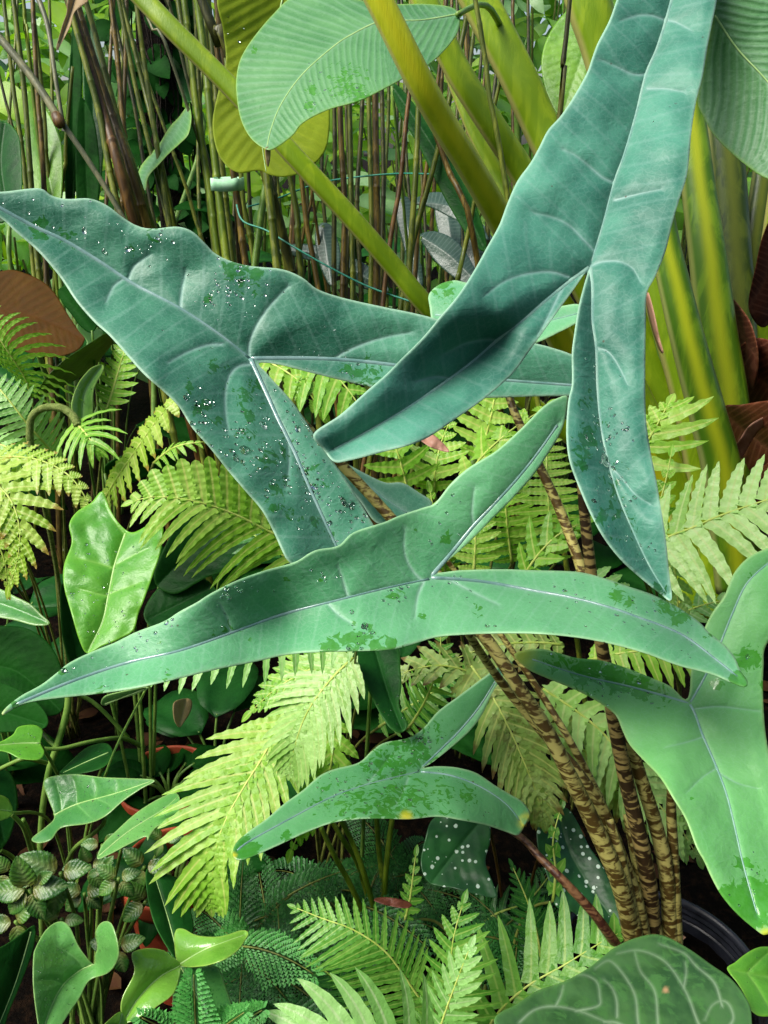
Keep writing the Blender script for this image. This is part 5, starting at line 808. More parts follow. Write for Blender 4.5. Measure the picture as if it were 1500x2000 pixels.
FR([(920, 1300, 1.26), (942, 1330, 1.25), (965, 1365, 1.23), (998, 1430, 1.21), (1025, 1492, 1.2), (1046, 1545, 1.2), (1062, 1605, 1.21)], (128, 118), 26, M_ferno, w=23, ang=(72, 25), bend=(18, 16), droop=(.1, .15), nw=5, wave=.1, prof=(.7, .2, 4.), flare=.7, cren=.2, gap=.85)
FR([(960, 1340, 1.3), (915, 1312, 1.29), (860, 1300, 1.28), (800, 1310, 1.28), (755, 1335, 1.29)], (70, 85), 13, M_ferno, w=26, ang=(72, 35), bend=(15, 15), nw=4, droop=(.4, .2), flare=.7)
FR([(1060, 1345, 1.34), (1130, 1392, 1.32), (1185, 1440, 1.31), (1238, 1512, 1.3), (1285, 1570, 1.3), (1330, 1620, 1.3), (1362, 1672, 1.31)], (110, 112), 20, M_fernp, w=28, ang=(78, 35), bend=(18, 15), nw=5, prof=(.7, .2, 4.), flare=.6, wave=.1)
FR([(1000, 1400, 1.38), (1100, 1440, 1.36), (1180, 1500, 1.36), (1230, 1580, 1.36), (1260, 1660, 1.36)], (110, 110), 16, M_ferno, w=30, ang=(78, 35), nw=4, flare=.6)
FR([(1150, 1290, 1.3), (1200, 1278, 1.28), (1260, 1272, 1.27), (1320, 1278, 1.27), (1370, 1290, 1.28)], (40, 80), 12, M_fernb, w=24, ang=(85, 70), bend=(5, 10), droop=(0, .5), nw=3, prof=(.8, .2, 5))
FR([(1100, 1260, 1.38), (1040, 1255, 1.36), (960, 1262, 1.36), (880, 1290, 1.37)], (80, 80), 13, M_ferno, w=24, ang=(80, 50), nw=4)
FR([(1180, 1380, 1.4), (1240, 1400, 1.38), (1300, 1440, 1.38), (1350, 1500, 1.39)], (110, 100), 14, M_fernp, w=26, ang=(80, 45), nw=4, flare=.5)
stipes(t, b, L_)
t, b = fern('fern', 'pale wavy fern at the right edge below the red brown sheaths', (1420, 1150, 1.7)); L_ = []
FR([(1240, 1078, 1.24), (1307, 1048, 1.22), (1355, 1030, 1.2), (1400, 1010, 1.19), (1450, 992, 1.18), (1500, 976, 1.17), (1560, 958, 1.17), (1640, 945, 1.18)], (140, 165), 21, M_fernp, w=30, ang=(72, 55), bend=(12, 0), droop=(0, .45), nw=6, wave=.2, prof=(.75, .2, 4.), cren=.14, up=(-.25, -.5, .85))
FR([(1230, 905, 1.36), (1255, 875, 1.35), (1275, 845, 1.34), (1290, 818, 1.34), (1305, 790, 1.35)], (50, 135), 7, M_fernb, w=26, ang=(72, 42), bend=(0, 15), droop=(0, -.1), nw=4, prof=(.9, .2, 4), wave=.2)
FR([(1300, 1230, 1.4), (1330, 1200, 1.38), (1380, 1180, 1.38), (1440, 1170, 1.39)], (60, 60), 10, M_fernw, w=20, ang=(75, 50))
FR([(1250, 1100, 1.3), (1280, 1010, 1.28), (1300, 940, 1.28), (1310, 890, 1.29)], (40, 50), 8, M_fern, w=20, ang=(70, 45), nw=4)
FR([(1310, 1060, 1.3), (1320, 1130, 1.28), (1325, 1200, 1.28), (1330, 1260, 1.29)], (50, 40), 9, M_fernp, w=18, ang=(75, 45), nw=4, droop=(.3, .3))
stipes(t, b, L_)
# bottom ferns
t, b = fern('fern', 'mid green narrow fern at the bottom centre', (850, 2040, 1.3)); L_ = []
FR([(870, 2040, 1.16), (845, 1990, 1.15), (800, 1922, 1.14), (752, 1858, 1.13), (690, 1816, 1.13), (630, 1794, 1.14), (575, 1772, 1.15)], (152, 92), 27, M_ferng, w=14, ang=(62, 50), bend=(8, 0), nw=8, wave=.12, prof=(.9, .1, 3.), cren=.18, droop=(.15, 0))
FR([(865, 2060, 1.1), (876, 1965, 1.08), (880, 1900, 1.07), (885, 1835, 1.07), (905, 1762, 1.08)], (75, 115), 17, M_ferng, w=20, ang=(85, 45), bend=(20, 12), nw=5, prof=(.85, .1, 3), droop=(.1, .15))
FR([(840, 2080, 1.0), (862, 2000, .99), (885, 1935, .98), (905, 1882, .98), (918, 1850, .985)], (70, 78), 14, M_fernw, w=20, ang=(80, 35), bend=(18, 15), nw=4, prof=(.9, .1, 4), flare=.8)
FR([(840, 2060, .98), (780, 2040, .96), (700, 2030, .95), (620, 2028, .95), (550, 2030, .96)], (60, 150), 12, M_fernw, gap=.85, w=37, ang=(88, 25), bend=(15, 28), nw=4, wave=.06, prof=(.95, .1, 5.), flare=.5, cren=.06, lift=(0, .15), rr=(2, 1))
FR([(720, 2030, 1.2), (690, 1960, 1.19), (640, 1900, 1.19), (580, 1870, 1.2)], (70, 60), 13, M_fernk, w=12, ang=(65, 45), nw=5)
stipes(t, b, L_)
t, b = fern('fern', 'wet green fern rising between the veined heart leaf and the spotted leaves', (980, 2040, 1.3)); L_ = []
FR([(940, 2040, 1.14), (970, 1982, 1.13), (1030, 1926, 1.12), (1100, 1886, 1.12), (1175, 1840, 1.12), (1215, 1820, 1.13)], (150, 70), 13, M_ferng, gap=.95, w=32, ang=(62, 50), bend=(-8, 20), nw=3, wave=.06, prof=(.9, .1, 4), cren=.06)
FR([(790, 1800, 1.3), (800, 1760, 1.29), (806, 1715, 1.29), (812, 1670, 1.3)], (32, 34), 8, M_ferng, w=16, ang=(80, 50), nw=3)
FR([(1080, 1760, 1.2), (1085, 1700, 1.2), (1080, 1640, 1.2), (1095, 1580, 1.21)], (40, 40), 6, M_ferng, w=20, ang=(40, 25), nw=2)
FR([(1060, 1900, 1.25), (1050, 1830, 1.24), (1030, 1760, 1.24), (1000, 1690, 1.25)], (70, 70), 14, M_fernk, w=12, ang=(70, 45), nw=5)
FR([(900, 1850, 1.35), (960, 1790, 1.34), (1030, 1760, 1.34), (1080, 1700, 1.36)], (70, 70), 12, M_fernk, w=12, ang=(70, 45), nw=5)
stipes(t, b, L_)
# ================================================================ plants of the lower left
def base_of(px): b = P(*px); b[2] = 0; return b
kb = base_of((240, 1400, 1.45)); t = thing('glossy_leaf_plant', 'plant with one wavy glossy wet green leaf hanging point down at the left', 'plant', kb)
K = traced('leaf', [(200, 960), (215, 995), (235, 1025), (260, 1040), (300, 1020), (318, 1025), (315, 1070), (300, 1120), (280, 1175), (270, 1200), (260, 1232), (230, 1250), (200, 1262), (170, 1276), (155, 1250), (140, 1200), (125, 1145), (125, 1105), (140, 1060), (135, 1025), (150, 1000), (178, 982)], [[(245, 1042), (225, 1100), (212, 1160), (200, 1215), (172, 1272)]],
    [[(245, 1045), (225, 1020), (205, 985)], [(222, 1105), (250, 1090), (290, 1070)], [(222, 1110), (190, 1100), (150, 1090)], [(213, 1160), (240, 1150), (270, 1140)], [(213, 1165), (190, 1160), (155, 1150)]], [(200, 960, 1.30), (245, 1045, 1.26), (318, 1030, 1.25), (172, 1275, 1.16), (130, 1110, 1.22)], M_gloss, t, g=5, fold=.010, fw=40, quilt=.004, qw=16, wave=(.009, 70), mid=M_midg, midr=(2.2, 1.),
    wet=[], drops=(M_water, [(210, 1120, 110, 80, 2.6), (200, 1220, 60, 30, 2.4)]))
stipe(K, (245, 1045, 1.27), kb, M_gstem, (4, 5), .12, 'leaf_stalk')
for ol, r, d in (([(300, 1130), (330, 1050), (380, 950), (440, 930), (500, 960), (520, 1020), (470, 1100), (400, 1130), (340, 1160)], [(310, 1140), (400, 1050), (500, 970)], 1.52), ([(280, 1200), (330, 1130), (400, 1130), (430, 1180), (380, 1230), (330, 1250)], [(290, 1210), (410, 1150)], 1.5), ([(205, 910), (270, 880), (330, 880), (360, 900), (300, 925), (230, 950)], [(205, 925), (350, 895)], 1.5),
                 ([(120, 1140), (118, 1200), (125, 1260), (140, 1300), (170, 1290), (160, 1230), (140, 1160)], [(125, 1150), (150, 1290)], 1.38)):
    lf = traced('leaf', ol, [r], [], [(*r[0], d), (*r[-1], d+.03), (r[0][0], r[-1][1]+30, d+.02)], M_darkg, t, g=6, fold=.015, fw=40, quilt=0, phase=(22, .7, 0), ribamp=.0005, label='dark shaded lower leaf'); stipe(lf, (*r[0], d+.01), kb, M_gstem, (3, 4), .08, 'leaf_stalk')
lb_ = base_of((-20, 1350, 1.7)); t = thing('broad_leaf_plant', 'plant with dark ribbed leaves in the shade at the left edge', 'plant', lb_)
for ol, r, d, mt in (([(-40, 1140), (0, 1150), (30, 1165), (60, 1180), (80, 1200), (98, 1218), (70, 1222), (30, 1212), (-10, 1205), (-50, 1200)], [(-50, 1165), (20, 1185), (96, 1217)], 1.4, M_sing), ([(-60, 1230), (0, 1222), (60, 1230), (105, 1270), (125, 1330), (120, 1390), (60, 1400), (0, 1395), (-60, 1390)], [(-60, 1300), (30, 1310), (120, 1390)], 1.5, M_dark), ([(-60, 1330), (20, 1340), (80, 1380), (90, 1420), (20, 1430), (-60, 1420)], [(-60, 1370), (85, 1415)], 1.45, M_dark), ([(-40, 1500), (0, 1490), (30, 1530), (32, 1590), (10, 1650), (-40, 1680)], [(-20, 1500), (5, 1640)], 1.35, M_darkg)):
    lf = traced('leaf', ol, [r], [], [(*r[0], d), (*r[-1], d-.05), (r[0][0], r[0][1]-60, d+.03)], mt, t, g=6, fold=.015, fw=40, quilt=0, phase=(16, .7, 0), ribamp=.0006); stipe(lf, (*r[0], d), lb_, M_gstem, (3, 4), .08, 'leaf_stalk')
# climbing arrow leaf plant
sb = base_of((120, 1640, 1.55)); t = thing('climbing_arrowhead_plant', 'plant with mid green arrowhead leaves on a pale climbing stem, lower left', 'plant', sb)
stem('main_stem', [(133, 1340, 1.42), (133, 1370, 1.42), (128, 1400, 1.42), (112, 1455, 1.42), (97, 1500, 1.42), (86, 1560, 1.42), (80, 1620, 1.43), (78, 1680, 1.44), (80, 1760, 1.46), (84, 1850, 1.5)], 7, 6, M_gstem, t)
def lowleaf(ol, ribs, ct, mt, at=None, veins=(), label=None, T=None, B=None, **k):
    T = T or t; B = sb if B is None else B
    lf = traced('leaf', ol, ribs, list(veins), ct, mt, T, **{**dict(g=4, fold=.008, fw=35, quilt=.003, qw=14, wave=(.004, 60), mid=M_midg, midr=(1.8, .8), label=label, edgew=1.8), **k})
    if at: stipe(lf, at, B, M_gstem, (3.4, 4), .05, 'leaf_stalk')
    return lf
lowleaf([(85, 1530), (100, 1517), (145, 1512), (200, 1518), (250, 1520), (302, 1524), (275, 1541), (240, 1565), (205, 1595), (170, 1609), (120, 1617), (100, 1640), (75, 1647), (62, 1638), (90, 1615), (106, 1596), (95, 1562)], [[(107, 1592), (150, 1571), (225, 1550), (298, 1525)]], [(85, 1530, 1.30), (300, 1524, 1.22), (65, 1640, 1.24), (205, 1595, 1.22), (150, 1571, 1.28)], M_sing, (107, 1590, 1.29), [[(120, 1584), (118, 1560), (110, 1530)], [(150, 1571), (150, 1545), (142, 1520)], [(185, 1561), (190, 1540), (185, 1522)], [(150, 1572), (165, 1585), (180, 1600)], [(190, 1561), (210, 1570), (220, 1580)], [(225, 1550), (232, 1538), (228, 1524)]], drops=(M_water, [(200, 1560, 110, 40, 2)]), label='upper arrowhead leaf pointing right')
lowleaf([(190, 1677), (200, 1650), (225, 1625), (270, 1585), (320, 1555), (345, 1549), (352, 1570), (342, 1600), (310, 1613), (296, 1627), (288, 1642), (284, 1634), (250, 1650), (212, 1670)], [[(194, 1672), (250, 1625), (320, 1580), (348, 1555)]], [(190, 1677, 1.1), (348, 1552, 1.2), (296, 1635, 1.13)], M_sing2, None, drops=(M_water, [(270, 1610, 80, 40, 2)]), label='wet leaf pointing down to the left')
stem('leaf_stalk', [(262, 1615, 1.16), (245, 1640, 1.2), (232, 1680, 1.25), (220, 1740, 1.3), (218, 1800, 1.35), (215, 1880, 1.45)], 3.6, 4, M_gstem, t)
lowleaf([(-20, 1450), (0, 1449), (25, 1435), (36, 1420), (65, 1416), (82, 1424), (83, 1437), (79, 1452), (87, 1470), (75, 1484), (40, 1482), (15, 1470), (-20, 1462)], [[(77, 1452), (40, 1452), (-15, 1457)]], [(-20, 1450, 1.25), (85, 1425, 1.3), (85, 1475, 1.26)], M_gloss, (78, 1452, 1.3), drops=(M_water, [(40, 1465, 50, 14, 2.4)]), label='small glossy heart shaped leaf')
lowleaf([(115, 1512), (140, 1485), (170, 1460), (205, 1451), (220, 1466), (215, 1486), (195, 1502), (150, 1512)], [[(212, 1470), (165, 1490), (120, 1511)]], [(115, 1512, 1.42), (215, 1465, 1.46), (190, 1505, 1.4)], M_darkg, (214, 1470, 1.46), drops=(M_water, [(180, 1485, 50, 12, 2)]))
lowleaf([(-40, 1540), (-10, 1550), (15, 1560), (25, 1585), (10, 1600), (-40, 1605)], [[(22, 1585), (-40, 1575)]], [(-40, 1560, 1.2), (25, 1585, 1.24), (0, 1600, 1.2)], M_apple, (22, 1588, 1.25))
for p in ([(82, 1462, 1.36), (120, 1462, 1.38), (180, 1448, 1.42), (240, 1442, 1.48), (280, 1460, 1.55)], [(-20, 1512, 1.34), (20, 1492, 1.33), (50, 1482, 1.33), (90, 1490, 1.4)], [(205, 1598, 1.27), (200, 1612, 1.28), (180, 1630, 1.3), (145, 1658, 1.34), (125, 1700, 1.42)], [(22, 1590, 1.25), (45, 1615, 1.28), (60, 1660, 1.34), (75, 1720, 1.42)], [(45, 1600, 1.3), (62, 1640, 1.34), (80, 1700, 1.42)], [(0, 1660, 1.3), (30, 1680, 1.34), (70, 1740, 1.42)], [(110, 1460, 1.42), (90, 1440, 1.45), (60, 1400, 1.5), (50, 1350, 1.52)], [(250, 1440, 1.5), (180, 1370, 1.45), (120, 1350, 1.43)]):
    stem('leaf_stalk', p, 4, 4.5, M_gstem, t)
traced('leaf', [(338, 1378), (345, 1368), (365, 1364), (375, 1370), (372, 1390), (360, 1410), (350, 1421), (340, 1405)], [[(350, 1420), (362, 1366)]], [], [(350, 1420, 1.42), (362, 1366, 1.45)], M_straw, t, g=4, fold=.006, fw=12, quilt=0, wave=(.002, 30), label='small yellowed leaf')
lowleaf([(197, 1374), (204, 1360), (230, 1352), (280, 1342), (290, 1345), (260, 1358), (225, 1368), (207, 1378)], [[(205, 1375), (285, 1345)]], [(200, 1375, .95), (290, 1342, .93)], M_sing2, None); stipe(t, (285, 1346, .94), sb, M_gstem, (2.5, 4), .05, 'leaf_stalk')
# heart leaf + three lobed plant at bottom left
hb = base_of((170, 2040, 1.2)); t2 = thing('heart_leaf_plant', 'plant with a wet folded heart shaped leaf reflecting the sky, bottom left corner', 'plant', hb)
HL = lowleaf([(65, 1872), (70, 1850), (90, 1816), (115, 1800), (135, 1809), (155, 1850), (182, 1883), (186, 1865), (190, 1850), (187, 1820), (200, 1801), (218, 1804), (230, 1840), (231, 1872), (212, 1900), (175, 1915), (155, 1950), (125, 1995), (90, 2050), (78, 2030), (74, 2000), (65, 1930)], [[(182, 1884), (150, 1900), (115, 1935), (88, 2000), (85, 2040)]], [(65, 1872, .99), (182, 1884, 1.03), (230, 1840, 1.0), (125, 1995, .97), (80, 2040, .93), (115, 1800, 1.06)], M_sing2, (182, 1886, 1.035), [[(165, 1892), (145, 1870), (115, 1850)], [(125, 1925), (105, 1915), (75, 1915)]], T=t2, B=hb, drops=(M_water, [(105, 1870, 50, 50, 1.9), (90, 1950, 40, 26, 1.9)]), fold=.014)
lowleaf([(-40, 1855), (0, 1850), (40, 1825), (68, 1808), (66, 1850), (45, 1910), (20, 1970), (0, 2020), (-40, 2040)], [[(60, 1820), (30, 1920), (-10, 2020)]], [(-40, 1855, 1.1), (68, 1808, 1.18), (0, 2020, 1.05)], M_darkg, (60, 1822, 1.19), T=t2, B=hb)
tb = base_of((350, 2000, 1.25)); t3 = thing('three_lobed_plant', 'glossy apple green plant whose leaf lobes meet at one point, bottom left', 'plant', tb)
lowleaf([(285, 1701), (300, 1698), (320, 1705), (360, 1725), (372, 1775), (377, 1820), (352, 1880), (345, 1878), (320, 1840), (300, 1800), (288, 1750)], [[(350, 1880), (330, 1800), (300, 1704)]], [(290, 1700, 1.22), (350, 1880, 1.12), (375, 1780, 1.2)], M_darkg, None, T=t3, B=tb, label='dark upright back lobe')
lowleaf([(350, 1884), (341, 1845), (343, 1818), (358, 1814), (385, 1827), (430, 1829), (472, 1817), (485, 1822), (480, 1835), (465, 1856), (435, 1876), (390, 1888)], [[(351, 1884), (400, 1855), (478, 1826)]], [(350, 1884, 1.08), (343, 1818, 1.12), (480, 1822, 1.1), (430, 1878, 1.04)], M_apple, None, T=t3, B=tb, fold=.016)
lowleaf([(353, 1886), (335, 1868), (318, 1856), (290, 1852), (262, 1858), (257, 1870), (262, 1900), (240, 1945), (236, 1975), (248, 1998), (285, 1980), (315, 1960), (332, 1948), (345, 1930)], [[(352, 1887), (310, 1910), (270, 1950), (245, 1990)]], [(353, 1886, 1.07), (260, 1860, 1.04), (245, 1995, .99), (345, 1930, 1.03)], M_apple, None, T=t3, B=tb, fold=.016)
lowleaf([(352, 1888), (390, 1889), (425, 1889), (440, 1925), (453, 1965), (456, 2010), (430, 2050), (370, 2050), (342, 1995), (337, 1950), (345, 1920)], [[(352, 1888), (385, 1950), (410, 2030)]], [(352, 1888, 1.09), (455, 1970, 1.08), (370, 2040, 1.02)], M_sing, (352, 1888, 1.1), T=t3, B=tb)
lowleaf([(236, 1976), (215, 1990), (200, 2010), (220, 2040), (250, 2030), (248, 1996)], [[(238, 1980), (225, 2030)]], [(236, 1976, .98), (225, 2040, .95)], M_apple, None, T=t3, B=tb)
# crinkled small-leaf plant
cb = base_of((120, 1850, 1.25)); t4 = thing('crinkled_leaf_plant', 'low bushy plant with small crinkled bronze and silver green leaves, lower left', 'plant', cb)
random.seed(5)
def ros(cx, cy, d, n, L, tiltd=0, a0=0):
    c = P(cx, cy, d)
    n = max(3, n-1)
    for i in range(n):
        a = a0+2*PI*i/n+random.uniform(-.25, .25); dd = RT*math.cos(a)+(UP*.8+np.array([0, -.15, 0]))*math.sin(a)-FW*.25; l = L*.95*random.uniform(.75, 1.1)*d/F
        v, f, m, u = leafgeo(c+nrm(dd)*.006, dd, -FW*.8+np.array([0, 0, .6]), l, l*.62, 'ovate', random.uniform(.3, 1.0), .18, 26, 4, .008, nr=9, serr=.10); lf = obj('leaf', v, f, M_crink, t4, mask=m, uvm=u, solid=.0006)
    s_ = cr([c, (c+cb)/2+np.array([0, .03, .02]), cb+np.array([random.uniform(-.03, .03), 0, -.01])], 6); v, f, u = tube_geo(s_, np.linspace(.0028, .004, len(s_)), 6); obj('stem', v, f, M_gstem, t4, uvm=u, mask=np.zeros((len(v), 4)))
for a in ((58, 1738, 1.12, 6, 74, 0, .3), (70, 1725, 1.12, 4, 40, 0, 1), (22, 1705, 1.14, 3, 48, 0, 2), (118, 1705, 1.14, 4, 80, 0, .4), (175, 1690, 1.2, 5, 44, 0, .2), (205, 1700, 1.18, 4, 40, 0, 1.1), (232, 1715, 1.14, 5, 54, 0, 3.9), (120, 1795, 1.15, 4, 50, 0, 0.1), (165, 1745, 1.22, 5, 48, 0, .8), (282, 1692, 1.22, 4, 52, 0, .1), (285, 1760, 1.2, 4, 56, 0, 4), (232, 1850, 1.22, 4, 60, 0, 2.6), (30, 1800, 1.2, 4, 54, 0, 3), (200, 1650, 1.24, 4, 40, 0, .7), (320, 1640, 1.24, 3, 44, 0, .3)): ros(*a)
# lacy club-moss like plants
def lacy(t, start, d3, L, n, mat, droop=.4, wd=.36):
    p = np.array(start, float); d = nrm(d3); mb = MB(); pts = [p.copy()]; N = nrm(-FW*.7+np.array([0, 0, .7])); S_ = nrm(np.cross(d, N))
    for i in range(n):
        q = i/n; d = nrm(d+np.array([0, 0, -droop/n])); p = p+d*L/n; pts.append(p.copy()); S_ = nrm(np.cross(d, N))
        sl = L*wd*(1-q)**.8*(.35+.65*min(1, q*5))+.004
        for sg in (-1, 1):
            dd = nrm(d*.75+S_*sg*.8); m_ = max(3, int(sl/.0038)); pp_ = p.copy()
            for k in range(m_):
                pp_ = pp_+dd*sl/m_+np.array([0, 0, -.0003*k]); 
                for s2 in (-1, 1):
                    cdv = nrm(dd*.8+np.cross(dd, N)*s2*.7); l = .0075*random.uniform(.7, 1.15); w_ = nrm(np.cross(cdv, N))*l*.2
                    v = [pp_, pp_+cdv*l*.5+w_, pp_+cdv*l, pp_+cdv*l*.5-w_]; mb.add(v, [(0, 1, 2, 3)], [(k/m_, random.random(), .5, q)]*4)
    o = mb.build('frond', mat, t, smooth=False); v, f, u = tube_geo(pts, np.linspace(.0018, .0006, len(pts)), 5); obj('rachis', v, f, M_rachd, o, uvm=u, mask=np.zeros((len(v), 4))); return o
random.seed(9)
def lacyplant(label, ct, n, L, mat, spread=1., upv=.6, group='lacy ground plants', bright=None):
    c = P(*ct); c0 = np.array([c[0], c[1], 0]); t = thing('lacy_moss_fern', label, 'moss fern', c0, group); s_ = np.array([c[0], c[1], c[2]-.06])
    obj('stem', *tube_geo(np.array([c0+[0, 0, -.01], (c0+s_)/2+[.005, 0, 0], s_]), [.004, .003, .003], 6)[:2], M_rachd, t)
    for i in range(n):
        a = 2*PI*i/n+random.uniform(-.3, .3); b = s_+rv(.012*spread); lacy(t, b, np.array([math.cos(a)*spread, math.sin(a)*spread*.6-.25, upv*random.uniform(.4, 1.3)]), L*random.uniform(.7, 1.1), 15, bright if bright and i % 3 == 0 else mat, random.uniform(.6, 1.6))
lacyplant('dark lacy moss fern under the tips of the big lime frond', (520, 1760, 1.28), 12, .17, M_moss, 1.2)
lacyplant('lacy green moss fern beside the three lobed plant', (470, 1800, 1.18), 9, .13, M_moss, 1., bright=M_moss2)
lacyplant('dark lacy moss fern at the bottom between the apple green lobes and pale frond', (545, 1900, 1.18), 9, .13, M_moss, 1.1)
lacyplant('bluish dark lacy moss fern behind the pale stalks of the middle', (690, 1720, 1.36), 12, .17, M_moss, 1.3)
lacyplant('dark lacy moss fern between the two spotted leaves', (1020, 1780, 1.3), 10, .15, M_moss, 1.1)
lacyplant('feathery dark moss fern left of the spotted leaf', (770, 1660, 1.42), 9, .15, M_moss, 1.1)
c = P(385, 2040, .98); tt_ = thing('lacy_moss_fern', 'bright little upright moss fern sprig at the bottom in front of the three lobed plant', 'moss fern', (c[0], c[1], 0), 'lacy ground plants')
for a, b, L in (((385, 2040, .98), (.06, -.02, 1), .125), ((390, 2045, .98), (.5, -.1, .75), .10), ((380, 2045, .98), (-.55, -.1, .8), .085), ((430, 2030, 1.0), (.5, -.1, .7), .09)): lacy(tt_, P(*a), b, L, 15, M_moss2, .2, .3)
p1 = P(385, 2044, .98); obj('stem', *tube_geo(np.array([p1, (p1[0], p1[1]+.01, p1[2]*.5), (c[0], c[1], -.01)]), [.002, .003, .003], 6)[:2], M_rachd, tt_)
# spotted leaf plant
spb = base_of((1010, 1900, 1.4)); t5 = thing('spotted_leaf_plant', 'plant with dark green leaves speckled with white dots under the small middle arrow leaf', 'plant', spb)
for ol, r, ct in (([(845, 1600), (830, 1640), (822, 1690), (840, 1725), (890, 1736), (935, 1748), (970, 1752), (961, 1720), (948, 1682), (957, 1645), (956, 1610), (940, 1585), (890, 1580)], [[(950, 1590), (900, 1650), (845, 1722)]], [(845, 1600, 1.3), (970, 1752, 1.22), (830, 1720, 1.24)]),
                  ([(1048, 1630), (1060, 1600), (1085, 1578), (1110, 1580), (1130, 1610), (1150, 1652), (1177, 1692), (1202, 1750), (1216, 1810), (1185, 1816), (1145, 1806), (1120, 1782), (1085, 1770), (1070, 1715), (1055, 1675)], [[(1090, 1590), (1110, 1660), (1150, 1730), (1205, 1808)]], [(1050, 1630, 1.26), (1216, 1810, 1.18), (1120, 1780, 1.2), (1150, 1650, 1.26)])):
    lf = traced('leaf', ol, r, [], ct, M_spot, t5, g=5, fold=.01, fw=40, quilt=0, phase=(26, .8, 0), ribamp=.0003, wave=(.006, 60)); stipe(lf, (*r[0][0], ct[0][2]+.01), spb, M_canes[5], (3, 4), .03, 'leaf_stalk')
# stalks under the small leaf
mb_ = base_of((700, 1850, 1.5)); t6 = thing('leaf_stalk_tuft', 'tuft of slim tan green stalks rising behind the lime frond in the middle', 'plant', mb_)
for p in ([(620, 1600, 1.3), (650, 1665, 1.3), (685, 1730, 1.32), (715, 1800, 1.36), (735, 1880, 1.42)], [(650, 1570, 1.28), (690, 1650, 1.29), (715, 1720, 1.31), (735, 1800, 1.36), (740, 1880, 1.42)], [(640, 1590, 1.32), (670, 1640, 1.32), (700, 1690, 1.34), (730, 1800, 1.38), (738, 1880, 1.42)], [(768, 1590, 1.34), (760, 1640, 1.34), (754, 1700, 1.34), (750, 1760, 1.36), (745, 1880, 1.42)], [(735, 1590, 1.38), (740, 1660, 1.38), (748, 1740, 1.38), (746, 1880, 1.42)]): stem('stalk', p, 5, 6, M_canes[4] if False else M_canes[2], t6)
for i, (x, y, d) in enumerate([(620, 1600, 1.3), (650, 1570, 1.28), (640, 1590, 1.32), (768, 1590, 1.34), (735, 1590, 1.38)]):
    p = P(x, y, d); v, f, m, u = leafgeo(p, ((-.5, .6, .5), (-.2, .7, .5), (.1, .8, .5), (.5, .7, .4), (.2, .8, .6))[i], (0, -.4, 1), .16, .06, 'ovate', 1.1, .2, 12, 2, .01); obj('leaf', v, f, M_darkg, t6, mask=m, uvm=u, solid=.0007)
lf = traced('leaf', [(682, 1272), (690, 1295), (715, 1340), (740, 1390), (750, 1406), (762, 1422), (782, 1431), (796, 1416), (780, 1380), (784, 1340), (782, 1305), (776, 1262), (730, 1240)], [[(730, 1262), (760, 1360), (785, 1425)]], [], [(690, 1270, 1.2), (776, 1262, 1.2), (785, 1425, 1.1)], M_darkg, t6, g=6, fold=.018, fw=30, quilt=0, wave=(.006, 80), drops=(M_water, [(770, 1400, 40, 12, 2.6)]), label='dark glossy hanging leaf with a hooked tip'); stipe(lf, (730, 1262, 1.21), mb_, M_gstem, (4, 5), .05, 'leaf_stalk')
# veined velvet leaf and the corner leaf
vb = base_of((1250, 2100, 1.1)); t7 = thing('veined_leaf_plant', 'plant with a big rounded dark velvety leaf netted with pale veins, bottom right', 'plant', vb)
V_ = [[(1015, 1996), (1045, 1972), (1085, 1966), (1130, 1975), (1180, 1995), (1230, 2020)], [(1180, 1996), (1210, 2000), (1260, 2030)], [(1125, 1975), (1168, 1965), (1171, 1945), (1165, 1918), (1142, 1905), (1120, 1905)], [(1248, 2010), (1245, 1990), (1240, 1945), (1218, 1905), (1190, 1877), (1165, 1890)], [(1285, 2010), (1284, 1985), (1278, 1935), (1252, 1900), (1243, 1875), (1240, 1860)], [(1380, 2040), (1360, 1990), (1338, 1935), (1300, 1880), (1250, 1857), (1208, 1862)], [(1410, 1965), (1395, 1920), (1360, 1888), (1335, 1862), (1290, 1845)], [(1205, 1985), (1204, 1955), (1195, 1930), (1180, 1915)], [(1085, 1966), (1095, 1945), (1100, 1925)], [(1335, 1930), (1340, 1900), (1338, 1880)], [(1420, 2010), (1432, 1990), (1425, 1965), (1410, 1955), (1390, 1965), (1378, 1990)], [(1060, 2010), (1100, 2020), (1140, 2040)]]
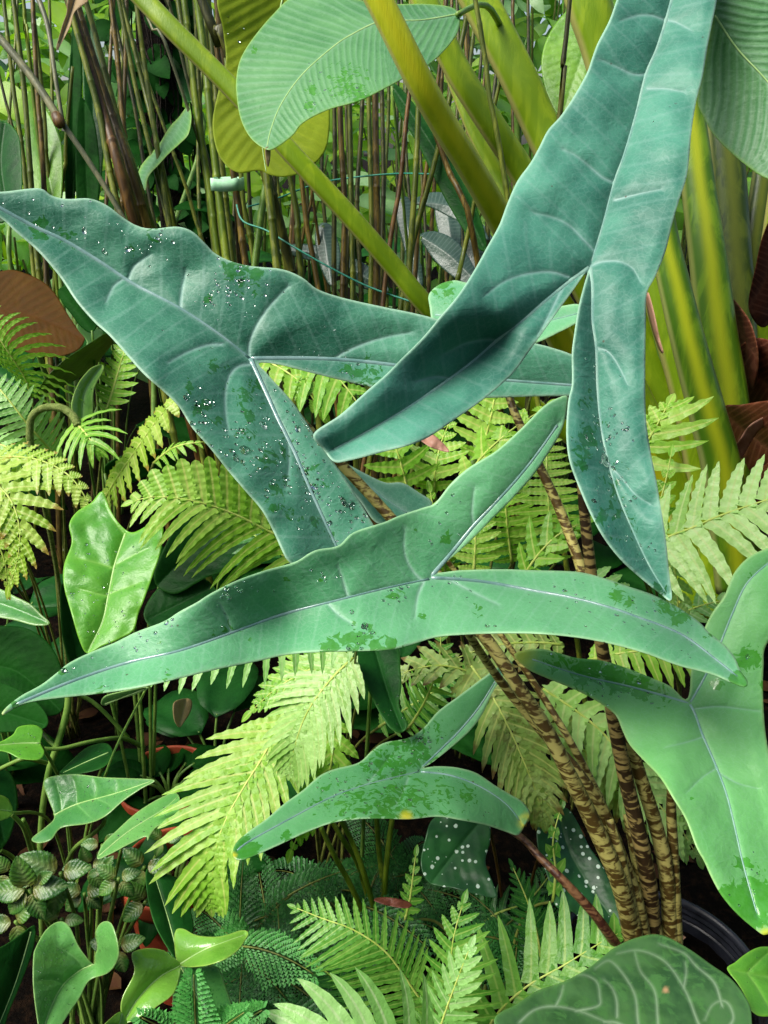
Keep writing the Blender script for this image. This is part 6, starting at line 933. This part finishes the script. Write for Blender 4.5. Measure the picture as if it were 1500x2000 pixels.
VL = traced('leaf', [(965, 1992), (1010, 1961), (1050, 1935), (1100, 1918), (1150, 1890), (1200, 1851), (1245, 1831), (1290, 1826), (1340, 1850), (1390, 1885), (1430, 1914), (1460, 1955), (1468, 1990), (1462, 2030), (1400, 2080), (1250, 2100), (1100, 2090), (1000, 2050)], [], V_, [(965, 1992, .88), (1245, 1831, 1.02), (1460, 1955, .94), (1240, 2090, .88), (1230, 1960, .93)], M_vein, t7, g=5, fold=0, quilt=.0015, qw=18, wave=(.003, 90), vw=2.7, yel=[(1300, 1934, 8, 1)], groove=.0004)
stipe(VL, (1240, 2010, .93), vb, M_gstem, (5, 6), -.02, 'leaf_stalk')
eb = base_of((1520, 2050, 1.15)); t8 = thing('corner_leaf_plant', 'plant with a glossy bright green leaf at the bottom right corner beside the black pot', 'plant', eb)
lf = traced('leaf', [(1420, 1892), (1435, 1880), (1452, 1866), (1476, 1852), (1500, 1849), (1550, 1855), (1600, 1890), (1580, 1960), (1500, 1985), (1468, 1975), (1455, 1945), (1440, 1920)], [[(1422, 1893), (1480, 1905), (1590, 1920)]], [[(1460, 1900), (1480, 1880), (1500, 1862)], [(1460, 1902), (1480, 1930), (1500, 1965)], [(1500, 1908), (1520, 1885), (1545, 1870)]], [(1420, 1892, 1.0), (1590, 1900, 1.02), (1500, 1985, .96)], M_gloss, t8, g=5, fold=.01, quilt=.004, drops=(M_water, [(1480, 1900, 50, 12, 2)])); stipe(lf, (1590, 1920, 1.02), eb, M_gstem, (4, 5), 0, 'leaf_stalk')
# bits of litter: pink brown dry leaf behind the bottom fern, brown leaf under long leaf lobe
o = traced('dry_leaf', [(730, 1758), (750, 1752), (790, 1758), (805, 1768), (790, 1774), (755, 1768)], [], [], [(730, 1758, 1.2), (805, 1768, 1.19), (760, 1790, 1.17)], M_sheath, None, g=4, fold=0, quilt=0, wave=(.006, 20)); tag(o, 'narrow reddish dead leaf lying across the bottom centre fern', 'dead leaf')
o = traced('dry_leaf', [(818, 855), (842, 848), (862, 862), (878, 882), (860, 880), (838, 872)], [], [], [(818, 855, 1.36), (878, 882, 1.34), (840, 900, 1.33)], M_sheath if False else M_sheathp, None, g=4, fold=0, quilt=0, wave=(.006, 20)); tag(o, 'tan dead leaf caught in the ferns under the left lobe of the topmost leaf', 'dead leaf')
